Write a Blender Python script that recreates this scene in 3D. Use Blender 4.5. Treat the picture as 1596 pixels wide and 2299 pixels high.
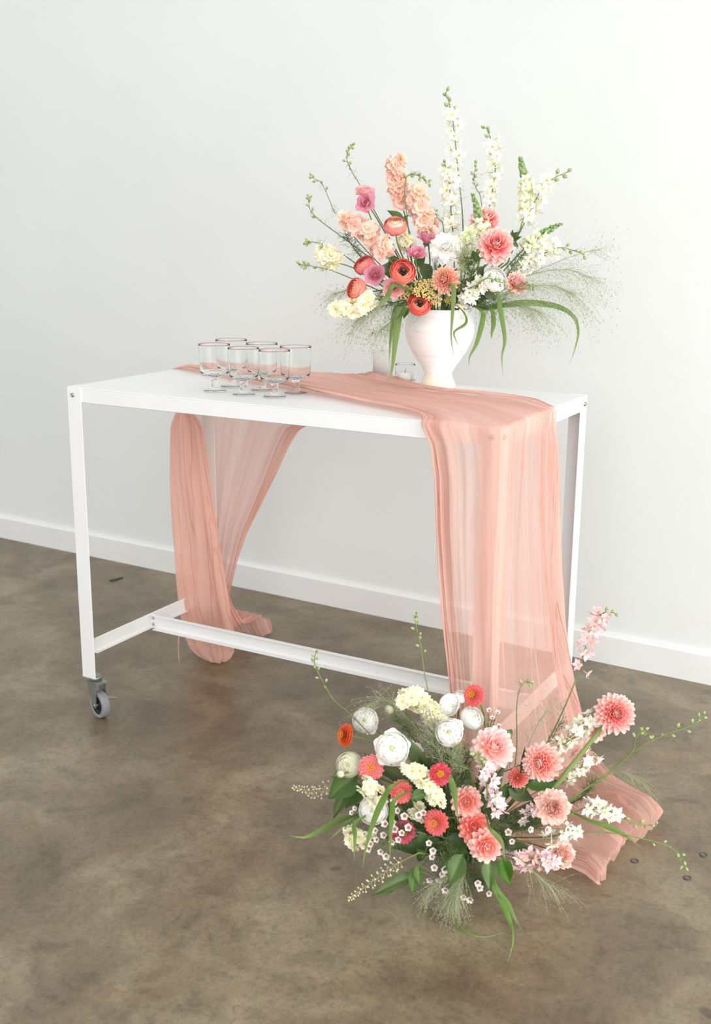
import bpy, bmesh, math, random
from mathutils import Vector, Matrix, Quaternion, noise

for o in list(bpy.data.objects):
    bpy.data.objects.remove(o)
scene = bpy.context.scene
COL = scene.collection
random.seed(7)
R = random.Random(11)

# ------------------------------------------------------------------ camera
IW, IH = 1596.0, 2299.0
FPX = 2545.6
PITCH, YAW, ROLL = 0.2467, -0.507, 0.0077
CAMP = Vector((2.1043, -2.2229, 1.3466))
FW = Vector((math.sin(YAW) * math.cos(PITCH), math.cos(YAW) * math.cos(PITCH), -math.sin(PITCH)))
_r = Vector((math.cos(YAW), -math.sin(YAW), 0)); _u = _r.cross(FW)
CR = _r * math.cos(ROLL) + _u * math.sin(ROLL)
CU = _u * math.cos(ROLL) - _r * math.sin(ROLL)
NH = Vector((FW.x, FW.y, 0)).normalized()          # horizontal view direction
cd = bpy.data.cameras.new('camera'); cam = bpy.data.objects.new('camera', cd); COL.objects.link(cam)
cam.matrix_world = Matrix(((CR.x, CU.x, -FW.x, CAMP.x), (CR.y, CU.y, -FW.y, CAMP.y), (CR.z, CU.z, -FW.z, CAMP.z), (0, 0, 0, 1)))
cd.sensor_fit = 'HORIZONTAL'; cd.sensor_width = 24.0; cd.lens = FPX / IW * 24.0
cd.clip_start = 0.05; cd.clip_end = 60
cd.dof.use_dof = True; cd.dof.focus_distance = 2.80; cd.dof.aperture_fstop = 5.0
scene.camera = cam

# ------------------------------------------------------------------ world, window light, exposure
world = bpy.data.worlds.new('daylight'); scene.world = world; world.use_nodes = True
bgn = world.node_tree.nodes['Background']
bgn.inputs[0].default_value = (0.975, 0.99, 1.0, 1); bgn.inputs[1].default_value = 0.84
def area_light(name, loc, target, sx, sy, power, col=(1, 1, 1)):
    ld = bpy.data.lights.new(name, 'AREA'); ld.shape = 'RECTANGLE'; ld.size = sx; ld.size_y = sy
    ld.energy = power; ld.color = col
    lo = bpy.data.objects.new(name, ld); COL.objects.link(lo); lo.location = loc
    lo.rotation_euler = (Vector(target) - Vector(loc)).to_track_quat('-Z', 'Y').to_euler()
    return lo
area_light('window_daylight', (5.0, -1.0, 1.4), (1.0, -0.1, 0.4), 3.6, 2.2, 110, (1.0, 0.995, 0.985))
area_light('window_daylight_front', (3.6, -5.2, 2.3), (0.8, 0.2, 0.7), 4.5, 2.8, 120, (1.0, 0.995, 0.985))
scene.view_settings.view_transform = 'Standard'; scene.view_settings.look = 'None'
scene.view_settings.gamma = 1.0; scene.view_settings.use_curve_mapping = False
scene.view_settings.exposure = 0.33
scene.cycles.max_bounces = 20; scene.cycles.transmission_bounces = 20; scene.cycles.transparent_max_bounces = 32; scene.cycles.diffuse_bounces = 8

# ------------------------------------------------------------------ pixel helpers (ray through a point of the photograph)
def ray(px, py):
    return (FW + CR * ((px - IW / 2) / FPX) - CU * ((py - IH / 2) / FPX))
def on_z(px, py, z=0.0):
    d = ray(px, py); return CAMP + d * ((z - CAMP.z) / d.z)
def on_v(px, py, axis, off=0.0):
    """point on the vertical plane that faces the camera, `off` metres in front of axis"""
    d = ray(px, py); q = axis - NH * off
    return CAMP + d * ((q - CAMP).dot(NH) / d.dot(NH))
def x_at(px, Y, z):
    d = ray(px, 1149); # plane through camera with image column px: normal = d x CU'
    d2 = ray(px, 1300); n = d.cross(d2)
    return Vector((CAMP.x - (n.y * (Y - CAMP.y) + n.z * (z - CAMP.z)) / n.x, Y, z))
def mpp(p):
    return (p - CAMP).dot(FW) / FPX

# ------------------------------------------------------------------ object helpers
def srgb(r, g, b):
    f = lambda c: (c / 255 / 12.92) if c / 255 <= 0.04045 else ((c / 255 + 0.055) / 1.055) ** 2.4
    return (f(r), f(g), f(b), 1.0)
def link(name, me, parent=None, mat=None):
    o = bpy.data.objects.new(name, me); COL.objects.link(o)
    if mat is not None and len(me.materials) == 0: me.materials.append(mat)
    if parent is not None: o.parent = parent
    return o
def tag(o, label=None, cat=None, group=None, kind=None):
    if label: o['label'] = label
    if cat: o['category'] = cat
    if group: o['group'] = group
    if kind: o['kind'] = kind
    return o
def thing(name, label, cat, loc=(0, 0, 0), group=None):
    o = bpy.data.objects.new(name, None); COL.objects.link(o); o.empty_display_size = 0.02
    o.location = loc
    return tag(o, label, cat, group)
class MB:
    def __init__(s): s.v = []; s.f = []; s.t = []; s.m = []; s.uv = None
    def add(s, vs, fs, ts=None, mi=0):
        k = len(s.v); s.v += [tuple(v) for v in vs]; s.f += [tuple(i + k for i in f) for f in fs]
        s.t += list(ts) if ts is not None else [0.5] * len(vs); s.m += [mi] * len(fs)
        return s
    def merge(s, o, M=None, mi=None):
        vs = [M @ Vector(v) for v in o.v] if M is not None else o.v
        k = len(s.v); s.v += [tuple(v) for v in vs]; s.f += [tuple(i + k for i in f) for f in o.f]
        s.t += o.t; s.m += (o.m if mi is None else [mi] * len(o.f)); return s
    def box(s, x0, x1, y0, y1, z0, z1, mi=0):
        vs = [(x, y, z) for x in (x0, x1) for y in (y0, y1) for z in (z0, z1)]
        return s.add(vs, [(0, 1, 3, 2), (4, 6, 7, 5), (0, 4, 5, 1), (2, 3, 7, 6), (0, 2, 6, 4), (1, 5, 7, 3)], mi=mi)
    def mesh(s, name, mats, smooth=True, weld=0):
        me = bpy.data.meshes.new(name); me.from_pydata(s.v, [], s.f); me.update()
        a = me.attributes.new('t', 'FLOAT', 'POINT'); a.data.foreach_set('value', s.t)
        if not isinstance(mats, (list, tuple)): mats = [mats]
        for m in mats: me.materials.append(m)
        me.polygons.foreach_set('material_index', s.m)
        if smooth: me.polygons.foreach_set('use_smooth', [True] * len(me.polygons))
        return me
    def build(s, name, mats, parent=None, smooth=True):
        return link(name, s.mesh(name, mats, smooth), parent)
def bevel(o, w=0.002, seg=2):
    m = o.modifiers.new('bevel', 'BEVEL'); m.width = w; m.segments = seg; m.limit_method = 'ANGLE'; m.angle_limit = 0.6
    return o
def catmull(pts, n):
    pts = [Vector(p) for p in pts]
    if len(pts) == 2: return [pts[0].lerp(pts[1], i / (n - 1)) for i in range(n)]
    P = [pts[0] * 2 - pts[1]] + pts + [pts[-1] * 2 - pts[-2]]; out = []
    m = len(pts) - 1
    for i in range(n):
        x = i / (n - 1) * m; k = min(int(x), m - 1); t = x - k
        a, b, c, d = P[k], P[k + 1], P[k + 2], P[k + 3]
        out.append(0.5 * ((2 * b) + (c - a) * t + (2 * a - 5 * b + 4 * c - d) * t * t + (3 * b - a - 3 * c + d) * t ** 3))
    return out
def tube(pts, r0, r1=None, sides=5, t0=0.0, t1=1.0, cap=False):
    r1 = r0 if r1 is None else r1
    pts = [Vector(p) for p in pts]; n = len(pts); mb = MB(); vs = []; ts = []
    tan = (pts[1] - pts[0]).normalized(); ref = Vector((0, 0, 1)) if abs(tan.z) < 0.9 else Vector((1, 0, 0))
    nx = tan.cross(ref).normalized()
    for i, p in enumerate(pts):
        tg = (pts[min(i + 1, n - 1)] - pts[max(i - 1, 0)])
        tg = tg.normalized() if tg.length > 1e-9 else tan
        nx = (nx - tg * nx.dot(tg)).normalized(); ny = tg.cross(nx)
        k = i / (n - 1); r = r0 + (r1 - r0) * k
        for j in range(sides):
            a = 2 * math.pi * j / sides
            vs.append(p + nx * (math.cos(a) * r) + ny * (math.sin(a) * r)); ts.append(t0 + (t1 - t0) * k)
    fs = [(i * sides + j, i * sides + (j + 1) % sides, (i + 1) * sides + (j + 1) % sides, (i + 1) * sides + j) for i in range(n - 1) for j in range(sides)]
    if cap: fs += [tuple(range(sides))[::-1], tuple(range((n - 1) * sides, n * sides))]
    return mb.add(vs, fs, ts)
def lathe(prof, seg=32, closed=False, M=None, t=None, tight=False):
    if tight:                       # extra loops beside each corner keep the shading of straight walls straight
        q = [prof[0]]
        for a, b in zip(prof[:-1], prof[1:]):
            for u in (0.08, 0.5, 0.92, 1.0): q.append((a[0] + (b[0] - a[0]) * u, a[1] + (b[1] - a[1]) * u))
        prof = q
    mb = MB(); vs = []; ts = []
    n = len(prof)
    for i, (r, z) in enumerate(prof):
        for j in range(seg):
            a = 2 * math.pi * j / seg; v = Vector((r * math.cos(a), r * math.sin(a), z))
            vs.append(M @ v if M is not None else v); ts.append(i / (n - 1) if t is None else t[i])
    fs = []
    for i in range(n if closed else n - 1):
        k = (i + 1) % n
        for j in range(seg):
            l = (j + 1) % seg; fs.append((i * seg + j, i * seg + l, k * seg + l, k * seg + j))
    return mb.add(vs, fs, ts)
def frame_z(z, up=Vector((0, 0, 1))):
    """rotation matrix with local +Z along z"""
    z = Vector(z).normalized()
    if abs(z.dot(up)) > 0.97: up = Vector((0, 1, 0))
    x = up.cross(z).normalized(); y = z.cross(x)
    return Matrix(((x.x, y.x, z.x, 0), (x.y, y.y, z.y, 0), (x.z, y.z, z.z, 0), (0, 0, 0, 1)))
def T(v): return Matrix.Translation(Vector(v))
def RX(a): return Matrix.Rotation(a, 4, 'X')
def RY(a): return Matrix.Rotation(a, 4, 'Y')
def RZ(a): return Matrix.Rotation(a, 4, 'Z')
def SC(x, y=None, z=None):
    y = x if y is None else y; z = x if z is None else z
    return Matrix.Diagonal((x, y, z, 1))

# ------------------------------------------------------------------ materials
def new_mat(name):
    m = bpy.data.materials.new(name); m.use_nodes = True
    nt = m.node_tree; nt.nodes.clear()
    out = nt.nodes.new('ShaderNodeOutputMaterial')
    return m, nt, out
def node(nt, kind, **kw):
    n = nt.nodes.new(kind)
    for k, v in kw.items():
        if k in n.inputs: n.inputs[k].default_value = v
        else: setattr(n, k, v)
    return n
def ramp(nt, stops, src):
    n = nt.nodes.new('ShaderNodeValToRGB'); e = n.color_ramp.elements
    while len(e) < len(stops): e.new(0.5)
    for k, (p, c) in enumerate(stops): e[k].position = p; e[k].color = c if len(c) == 4 else (*c, 1)
    nt.links.new(src, n.inputs[0]); return n
def petal_mat(name, stops, transl=0.18, var=0.06, rough=0.6, spec=0.25):
    lift = (0.12 if ('zinnia' in name or name == 'petal_red') else 0.16) if name.startswith('petal_') else 0.0
    stops = [(p, tuple(c + (255 - c) * lift for c in col)) for p, col in stops]
    m, nt, out = new_mat(name); L = nt.links.new
    at = node(nt, 'ShaderNodeAttribute', attribute_name='t')
    rp = ramp(nt, [(p, srgb(*c)) for p, c in stops], at.outputs['Fac'])
    oi = node(nt, 'ShaderNodeObjectInfo')
    mr = node(nt, 'ShaderNodeMapRange'); mr.inputs['To Min'].default_value = 1 - var; mr.inputs['To Max'].default_value = 1 + var
    L(oi.outputs['Random'], mr.inputs['Value'])
    hs = node(nt, 'ShaderNodeHueSaturation'); L(rp.outputs[0], hs.inputs['Color']); L(mr.outputs[0], hs.inputs['Saturation'])
    mr2 = node(nt, 'ShaderNodeMapRange'); mr2.inputs['To Min'].default_value = 0.5 - var * 0.15; mr2.inputs['To Max'].default_value = 0.5 + var * 0.15
    L(oi.outputs['Random'], mr2.inputs['Value']); L(mr2.outputs[0], hs.inputs['Hue'])
    p = node(nt, 'ShaderNodeBsdfPrincipled', Roughness=rough); p.inputs['Specular IOR Level'].default_value = spec
    L(hs.outputs[0], p.inputs['Base Color'])
    tr = node(nt, 'ShaderNodeBsdfTranslucent'); L(hs.outputs[0], tr.inputs['Color'])
    mx = node(nt, 'ShaderNodeMixShader'); mx.inputs[0].default_value = transl
    L(p.outputs[0], mx.inputs[1]); L(tr.outputs[0], mx.inputs[2]); L(mx.outputs[0], out.inputs['Surface'])
    return m
def plain(name, col, rough=0.5, metal=0.0, spec=0.5, bump=0.0, bscale=40, var=0.0):
    m, nt, out = new_mat(name); L = nt.links.new
    p = node(nt, 'ShaderNodeBsdfPrincipled', Roughness=rough, Metallic=metal); p.inputs['Specular IOR Level'].default_value = spec
    c = srgb(*col); p.inputs['Base Color'].default_value = c
    tc = node(nt, 'ShaderNodeTexCoord')
    nz = node(nt, 'ShaderNodeTexNoise', Scale=bscale, Detail=6.0); L(tc.outputs['Object'], nz.inputs['Vector'])
    if var:
        lo = tuple(x * (1 - var) for x in c[:3]); hi = tuple(min(1, x * (1 + var)) for x in c[:3])
        rp = ramp(nt, [(0.3, lo), (0.7, hi)], nz.outputs[0]); L(rp.outputs[0], p.inputs['Base Color'])
    if bump:
        b = node(nt, 'ShaderNodeBump', Strength=bump, Distance=0.002); L(nz.outputs[0], b.inputs['Height']); L(b.outputs[0], p.inputs['Normal'])
    L(p.outputs[0], out.inputs['Surface']); return m
def glass_mat(name, col=(1, 1, 1), rough=0.0):
    m, nt, out = new_mat(name)
    p = node(nt, 'ShaderNodeBsdfPrincipled', Roughness=rough, IOR=1.22); p.inputs['Transmission Weight'].default_value = 1.0
    p.inputs['Base Color'].default_value = (*col, 1); nt.links.new(p.outputs[0], out.inputs['Surface']); return m

def floor_mat():
    m, nt, out = new_mat('stained_concrete'); L = nt.links.new
    tc = node(nt, 'ShaderNodeTexCoord'); V = tc.outputs['Object']
    def nz(scale, detail=6, rough=0.6, dist=0.0, vec=V):
        n = node(nt, 'ShaderNodeTexNoise', Scale=scale, Detail=float(detail), Roughness=rough, Distortion=dist); L(vec, n.inputs['Vector']); return n.outputs[0]
    big = ramp(nt, [(0.32, srgb(90, 76, 57)), (0.5, srgb(118, 104, 80)), (0.68, srgb(146, 134, 108))], nz(2.3, 8, 0.62, 0.6))
    med = ramp(nt, [(0.32, (0.62, 0.60, 0.57)), (0.50, (0.97, 0.97, 0.97)), (0.70, (1.16, 1.16, 1.15))], nz(11, 10, 0.74, 0.5))
    mx = node(nt, 'ShaderNodeMix', data_type='RGBA', blend_type='MULTIPLY'); mx.inputs[0].default_value = 1.0
    L(big.outputs[0], mx.inputs[6]); L(med.outputs[0], mx.inputs[7])
    fine = ramp(nt, [(0.36, (0.58, 0.56, 0.54)), (0.5, (1, 1, 1)), (0.66, (1.2, 1.2, 1.18))], nz(90, 8, 0.8, 0.8))
    mx2 = node(nt, 'ShaderNodeMix', data_type='RGBA', blend_type='MULTIPLY'); mx2.inputs[0].default_value = 0.8
    L(mx.outputs[2], mx2.inputs[6]); L(fine.outputs[0], mx2.inputs[7])
    # trowel swirls: thin dark arcs
    wv = node(nt, 'ShaderNodeTexWave', wave_type='RINGS', Scale=7.0, Distortion=9.0, Detail=4.0); wv.inputs['Detail Scale'].default_value = 1.6; L(V, wv.inputs['Vector'])
    sw = ramp(nt, [(0.0, (0.84, 0.83, 0.82)), (0.06, (1, 1, 1))], wv.outputs[0])
    msk = ramp(nt, [(0.52, (0, 0, 0)), (0.66, (1, 1, 1))], nz(2.0, 4, 0.5))
    mx3 = node(nt, 'ShaderNodeMix', data_type='RGBA', blend_type='MULTIPLY'); L(msk.outputs[0], mx3.inputs[0]); L(mx2.outputs[2], mx3.inputs[6]); L(sw.outputs[0], mx3.inputs[7])
    # dark drips and spots
    vo = node(nt, 'ShaderNodeTexVoronoi', Scale=3.1); vo.inputs['Randomness'].default_value = 1.0
    wob = node(nt, 'ShaderNodeVectorMath', operation='ADD'); nzc = node(nt, 'ShaderNodeTexNoise', Scale=14.0, Detail=3.0); L(V, nzc.inputs['Vector'])
    scl = node(nt, 'ShaderNodeVectorMath', operation='SCALE'); scl.inputs['Scale'].default_value = 0.05; L(nzc.outputs['Color'], scl.inputs[0])
    L(V, wob.inputs[0]); L(scl.outputs[0], wob.inputs[1]); L(wob.outputs[0], vo.inputs['Vector'])
    sp = ramp(nt, [(0.028, (0.45, 0.43, 0.42)), (0.05, (1, 1, 1))], vo.outputs['Distance'])
    mx4 = node(nt, 'ShaderNodeMix', data_type='RGBA', blend_type='MULTIPLY'); mx4.inputs[0].default_value = 0.85; L(mx3.outputs[2], mx4.inputs[6]); L(sp.outputs[0], mx4.inputs[7])
    # warm rust blotches
    ru = ramp(nt, [(0.58, (0, 0, 0)), (0.74, (1, 1, 1))], nz(4.5, 6, 0.6, 0.8, V))
    mx5 = node(nt, 'ShaderNodeMix', data_type='RGBA', blend_type='MULTIPLY'); L(ru.outputs[0], mx5.inputs[0]); L(mx4.outputs[2], mx5.inputs[6]); mx5.inputs[7].default_value = (0.98, 0.86, 0.74, 1)
    p = node(nt, 'ShaderNodeBsdfPrincipled'); p.inputs['Specular IOR Level'].default_value = 0.75
    L(mx5.outputs[2], p.inputs['Base Color'])
    rr = node(nt, 'ShaderNodeMapRange'); rr.inputs['To Min'].default_value = 0.28; rr.inputs['To Max'].default_value = 0.52; L(nz(6, 6, 0.7), rr.inputs['Value']); L(rr.outputs[0], p.inputs['Roughness'])
    b = node(nt, 'ShaderNodeBump', Strength=0.12, Distance=0.003); L(nz(45, 6, 0.7), b.inputs['Height']); L(b.outputs[0], p.inputs['Normal'])
    L(p.outputs[0], out.inputs['Surface']); return m

def cloth_mat():
    m, nt, out = new_mat('crinkled_gauze'); L = nt.links.new
    uv = node(nt, 'ShaderNodeUVMap')
    def nz(sx, sy, scale, detail, rough=0.6, dist=0.0):
        mp = node(nt, 'ShaderNodeMapping'); mp.inputs['Scale'].default_value = (sx, sy, 1); L(uv.outputs[0], mp.inputs[0])
        n = node(nt, 'ShaderNodeTexNoise', Scale=scale, Detail=float(detail), Roughness=rough, Distortion=dist); L(mp.outputs[0], n.inputs['Vector']); return n.outputs[0]
    streak = nz(15, 0.6, 1.0, 5, 0.55, 0.3)
    fine = nz(150, 6, 1.0, 4, 0.6, 0.5)
    weave = nz(900, 900, 1.0, 1)
    tint = ramp(nt, [(0.25, srgb(237, 182, 166)), (0.52, srgb(246, 201, 187)), (0.80, srgb(251, 218, 208))], streak)
    # alpha
    a = node(nt, 'ShaderNodeMath', operation='MULTIPLY_ADD'); L(streak, a.inputs[0]); a.inputs[1].default_value = -0.26; a.inputs[2].default_value = 0.64
    a2 = node(nt, 'ShaderNodeMath', operation='MULTIPLY_ADD'); L(fine, a2.inputs[0]); a2.inputs[1].default_value = -0.22; L(a.outputs[0], a2.inputs[2])
    a3 = node(nt, 'ShaderNodeMath', operation='MULTIPLY_ADD'); L(weave, a3.inputs[0]); a3.inputs[1].default_value = 0.30; L(a2.outputs[0], a3.inputs[2]); a3.use_clamp = True
    # creases: thin lines where the gauze doubles over itself
    crn = nz(46, 1.5, 1.0, 3, 0.5, 0.6)
    cab = node(nt, 'ShaderNodeMath', operation='SUBTRACT'); L(crn, cab.inputs[0]); cab.inputs[1].default_value = 0.5
    cab2 = node(nt, 'ShaderNodeMath', operation='ABSOLUTE'); L(cab.outputs[0], cab2.inputs[0])
    crl = node(nt, 'ShaderNodeMapRange'); L(cab2.outputs[0], crl.inputs['Value']); crl.inputs['From Max'].default_value = 0.020; crl.inputs['To Min'].default_value = 1.0; crl.inputs['To Max'].default_value = 0.0
    sx = node(nt, 'ShaderNodeSeparateXYZ'); L(uv.outputs[0], sx.inputs[0])
    e0 = node(nt, 'ShaderNodeMath', operation='SUBTRACT'); L(sx.outputs[0], e0.inputs[0]); e0.inputs[1].default_value = 0.31
    e1 = node(nt, 'ShaderNodeMath', operation='ABSOLUTE'); L(e0.outputs[0], e1.inputs[0])
    e2 = node(nt, 'ShaderNodeMapRange'); L(e1.outputs[0], e2.inputs['Value']); e2.inputs['From Min'].default_value = 0.18; e2.inputs['From Max'].default_value = 0.28; e2.inputs['To Min'].default_value = 0.25
    ce = node(nt, 'ShaderNodeMath', operation='MULTIPLY'); L(crl.outputs[0], ce.inputs[0]); L(e2.outputs[0], ce.inputs[1]); crl = ce
    a4 = node(nt, 'ShaderNodeMath', operation='MULTIPLY_ADD'); L(crl.outputs[0], a4.inputs[0]); a4.inputs[1].default_value = 0.30; ea = node(nt, 'ShaderNodeMath', operation='MULTIPLY_ADD'); L(e2.outputs[0], ea.inputs[0]); ea.inputs[1].default_value = 0.34; L(a3.outputs[0], ea.inputs[2]); L(ea.outputs[0], a4.inputs[2]); a4.use_clamp = True
    hem = node(nt, 'ShaderNodeMapRange'); L(e1.outputs[0], hem.inputs['Value']); hem.inputs['From Min'].default_value = 0.297; hem.inputs['From Max'].default_value = 0.303
    hm = node(nt, 'ShaderNodeMath', operation='MAXIMUM'); L(a4.outputs[0], hm.inputs[0]); L(hem.outputs[0], hm.inputs[1]); a4 = hm
    tmix = node(nt, 'ShaderNodeMix', data_type='RGBA', blend_type='MULTIPLY'); cf = node(nt, 'ShaderNodeMath', operation='MULTIPLY'); L(crl.outputs[0], cf.inputs[0]); cf.inputs[1].default_value = 0.45; L(cf.outputs[0], tmix.inputs[0])
    L(tint.outputs[0], tmix.inputs[6]); tmix.inputs[7].default_value = (0.86, 0.68, 0.64, 1)
    class _T: outputs = [tmix.outputs[2]]
    tint = _T; a3 = a4
    d = node(nt, 'ShaderNodeBsdfDiffuse'); L(tint.outputs[0], d.inputs['Color'])
    tr = node(nt, 'ShaderNodeBsdfTranslucent'); L(tint.outputs[0], tr.inputs['Color'])
    bm = node(nt, 'ShaderNodeBump', Strength=0.85, Distance=0.006)
    hsum = node(nt, 'ShaderNodeMath', operation='MULTIPLY_ADD'); L(fine, hsum.inputs[0]); hsum.inputs[1].default_value = 0.5; hs0 = node(nt, 'ShaderNodeMath', operation='MULTIPLY_ADD'); L(crl.outputs[0], hs0.inputs[0]); hs0.inputs[1].default_value = 0.35; L(streak, hs0.inputs[2]); L(hs0.outputs[0], hsum.inputs[2])
    L(hsum.outputs[0], bm.inputs['Height']); L(bm.outputs[0], d.inputs['Normal']); L(bm.outputs[0], tr.inputs['Normal'])
    mx = node(nt, 'ShaderNodeMixShader'); mx.inputs[0].default_value = 0.42; L(d.outputs[0], mx.inputs[1]); L(tr.outputs[0], mx.inputs[2])
    tp = node(nt, 'ShaderNodeBsdfTransparent')
    mm = node(nt, 'ShaderNodeMixShader'); L(a3.outputs[0], mm.inputs[0]); L(tp.outputs[0], mm.inputs[1]); L(mx.outputs[0], mm.inputs[2])
    L(mm.outputs[0], out.inputs['Surface']); return m

def wall_mat():
    m, nt, out = new_mat('painted_plaster'); L = nt.links.new
    tc = node(nt, 'ShaderNodeTexCoord')
    n1 = node(nt, 'ShaderNodeTexNoise', Scale=1.3, Detail=5.0); L(tc.outputs['Object'], n1.inputs['Vector'])
    n2 = node(nt, 'ShaderNodeTexNoise', Scale=16.0, Detail=6.0); L(tc.outputs['Object'], n2.inputs['Vector'])
    rp = ramp(nt, [(0.3, srgb(223, 226, 223)), (0.7, srgb(229, 231, 229))], n1.outputs[0])
    p = node(nt, 'ShaderNodeBsdfPrincipled', Roughness=0.75); p.inputs['Specular IOR Level'].default_value = 0.2
    L(rp.outputs[0], p.inputs['Base Color'])
    b = node(nt, 'ShaderNodeBump', Strength=0.10, Distance=0.01); L(n2.outputs[0], b.inputs['Height']); L(b.outputs[0], p.inputs['Normal'])
    L(p.outputs[0], out.inputs['Surface']); return m

M_FLOOR = floor_mat(); M_WALL = wall_mat(); M_BASE = plain('baseboard_paint', (232, 232, 230), 0.45, var=0.02, bscale=6)
M_METAL = plain('white_powder_coat', (234, 234, 233), 0.35, var=0.02, bscale=5, bump=0.02)
M_BOLT = plain('nickel_bolt', (190, 182, 165), 0.25, 1.0)
M_ZINC = plain('zinc_caster', (160, 165, 158), 0.42, 0.85, var=0.15, bscale=60)
M_TIRE = plain('grey_rubber', (138, 138, 142), 0.6, var=0.12, bscale=50)
M_HUB = plain('black_plastic', (18, 18, 20), 0.45)
M_CLOTH = cloth_mat()
M_GLASS = glass_mat('clear_glass', (0.985, 0.995, 0.99)); M_WAX = plain('white_wax', (244, 243, 238), 0.5)
M_STEM = petal_mat('stem_green', [(0, (106, 122, 70)), (1, (142, 156, 98))], 0.1, 0.1)
M_STEMD = petal_mat('stem_dark', [(0, (58, 88, 42)), (1, (92, 130, 66))], 0.1, 0.1)
M_LEAF = petal_mat('leaf_green', [(0, (80, 110, 48)), (0.45, (76, 104, 46)), (0.55, (106, 136, 74)), (1, (76, 104, 46))], 0.18, 0.12, 0.42, 0.4)
M_LEAFD = petal_mat('leaf_deep', [(0, (62, 84, 44)), (1, (88, 112, 62))], 0.2, 0.15, 0.45, 0.4)
M_BLADE = petal_mat('grass_blade', [(0, (88, 114, 52)), (0.6, (106, 134, 68)), (1, (154, 168, 112))], 0.2, 0.10, 0.5)
M_HAIR = petal_mat('panicle_green', [(0, (170, 184, 136)), (0.7, (196, 206, 172)), (1, (166, 164, 132))], 0.2, 0.1)
M_FEATH = petal_mat('feathery_green', [(0, (92, 114, 66)), (1, (138, 158, 104))], 0.3, 0.15)
M_BUD = petal_mat('bud_green', [(0, (140, 164, 98)), (0.6, (188, 202, 144)), (1, (214, 218, 170))], 0.25, 0.1)
M_SNAPB = petal_mat('snapdragon_bud', [(0, (122, 154, 90)), (1, (172, 198, 138))], 0.2, 0.15)
M_YELLOW = petal_mat('yarrow_yellow', [(0, (246, 226, 136)), (1, (252, 240, 168))], 0.2, 0.1)
M_CORALSEED = petal_mat('stamen_gold', [(0, (190, 110, 40)), (1, (252, 196, 70))], 0.1, 0.2)
M_DARKC = petal_mat('ranunculus_eye', [(0, (36, 20, 22)), (0.75, (52, 28, 28)), (1, (96, 82, 56))], 0.0, 0.1)
M_GREENC = petal_mat('green_eye', [(0, (170, 186, 110)), (1, (214, 222, 160))], 0.2, 0.1)
M_MAROON = petal_mat('wax_flower_eye', [(0, (110, 40, 44)), (1, (170, 90, 84))], 0.1, 0.1)

P_CORAL = petal_mat('petal_coral', [(0, (232, 92, 78)), (0.6, (246, 116, 92)), (1, (252, 156, 132))])
P_RED = petal_mat('petal_red', [(0, (206, 44, 62)), (0.6, (238, 76, 78)), (1, (250, 120, 102))])
P_PEACHR = petal_mat('petal_peach_rose', [(0, (255, 236, 190)), (0.5, (252, 208, 176)), (1, (250, 176, 152))])
P_BUTTER = petal_mat('petal_butter', [(0, (255, 236, 180)), (1, (255, 226, 176))])
P_CORALPINK = petal_mat('petal_coral_pink', [(0, (226, 108, 104)), (1, (246, 144, 134))])
P_WHITE = petal_mat('petal_white', [(0, (246, 248, 232)), (0.3, (254, 253, 248)), (1, (255, 254, 251))], 0.30, 0.03)
P_CREAMG = petal_mat('petal_cream_green', [(0, (218, 226, 168)), (0.5, (240, 242, 210)), (1, (250, 248, 230))], 0.28, 0.04)
P_LISI = petal_mat('petal_pink', [(0, (250, 232, 200)), (0.35, (240, 178, 190)), (1, (226, 134, 164))])
P_LISIP = petal_mat('petal_pale_pink', [(0, (250, 232, 205)), (0.4, (250, 206, 200)), (1, (240, 172, 176))])
P_LISIB = petal_mat('petal_blush', [(0, (255, 236, 218)), (0.4, (255, 228, 212)), (1, (252, 210, 196))])
P_STOCK = petal_mat('petal_peach', [(0, (226, 206, 130)), (0.25, (250, 216, 196)), (1, (252, 214, 196))], 0.22, 0.05)
P_STOCKO = petal_mat('petal_apricot', [(0, (206, 200, 110)), (0.22, (252, 212, 190)), (1, (253, 216, 198))], 0.22, 0.06)
P_STOCKP = petal_mat('petal_pink_peach', [(0, (220, 196, 120)), (0.25, (250, 206, 196)), (1, (246, 188, 192))], 0.22, 0.06)
P_CREAM = petal_mat('petal_cream', [(0, (176, 192, 70)), (0.2, (248, 244, 206)), (1, (254, 250, 226))], 0.22, 0.05)
P_LARK = petal_mat('petal_larkspur', [(0, (216, 214, 120)), (0.2, (246, 246, 226)), (1, (253, 252, 244))], 0.22, 0.03)
P_LARKP = petal_mat('petal_larkspur_pink', [(0, (226, 214, 140)), (0.25, (250, 226, 222)), (1, (246, 196, 206))], 0.22, 0.1)
P_LARKL = petal_mat('petal_larkspur_lilac', [(0, (214, 208, 150)), (0.3, (246, 232, 232)), (1, (240, 204, 216))], 0.22, 0.08)
P_SNAP = petal_mat('petal_snapdragon', [(0, (206, 220, 140)), (0.5, (240, 244, 204)), (1, (252, 252, 236))], 0.22, 0.04)
P_DAHL = petal_mat('petal_dahlia', [(0, (214, 60, 76)), (0.35, (242, 118, 116)), (0.72, (253, 196, 186)), (1, (255, 226, 218))], 0.2, 0.05)
P_DAHLO = petal_mat('petal_dahlia_coral', [(0, (236, 90, 70)), (0.4, (250, 150, 130)), (0.75, (254, 206, 194)), (1, (255, 228, 220))], 0.2, 0.05)
P_DAHLT = petal_mat('petal_dahlia_tan', [(0, (196, 70, 84)), (0.4, (240, 156, 134)), (1, (250, 214, 184))], 0.2, 0.05)
P_DAHLP = petal_mat('petal_dahlia_pale', [(0, (248, 150, 132)), (0.5, (252, 198, 190)), (1, (255, 232, 228))], 0.2, 0.04)
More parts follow.
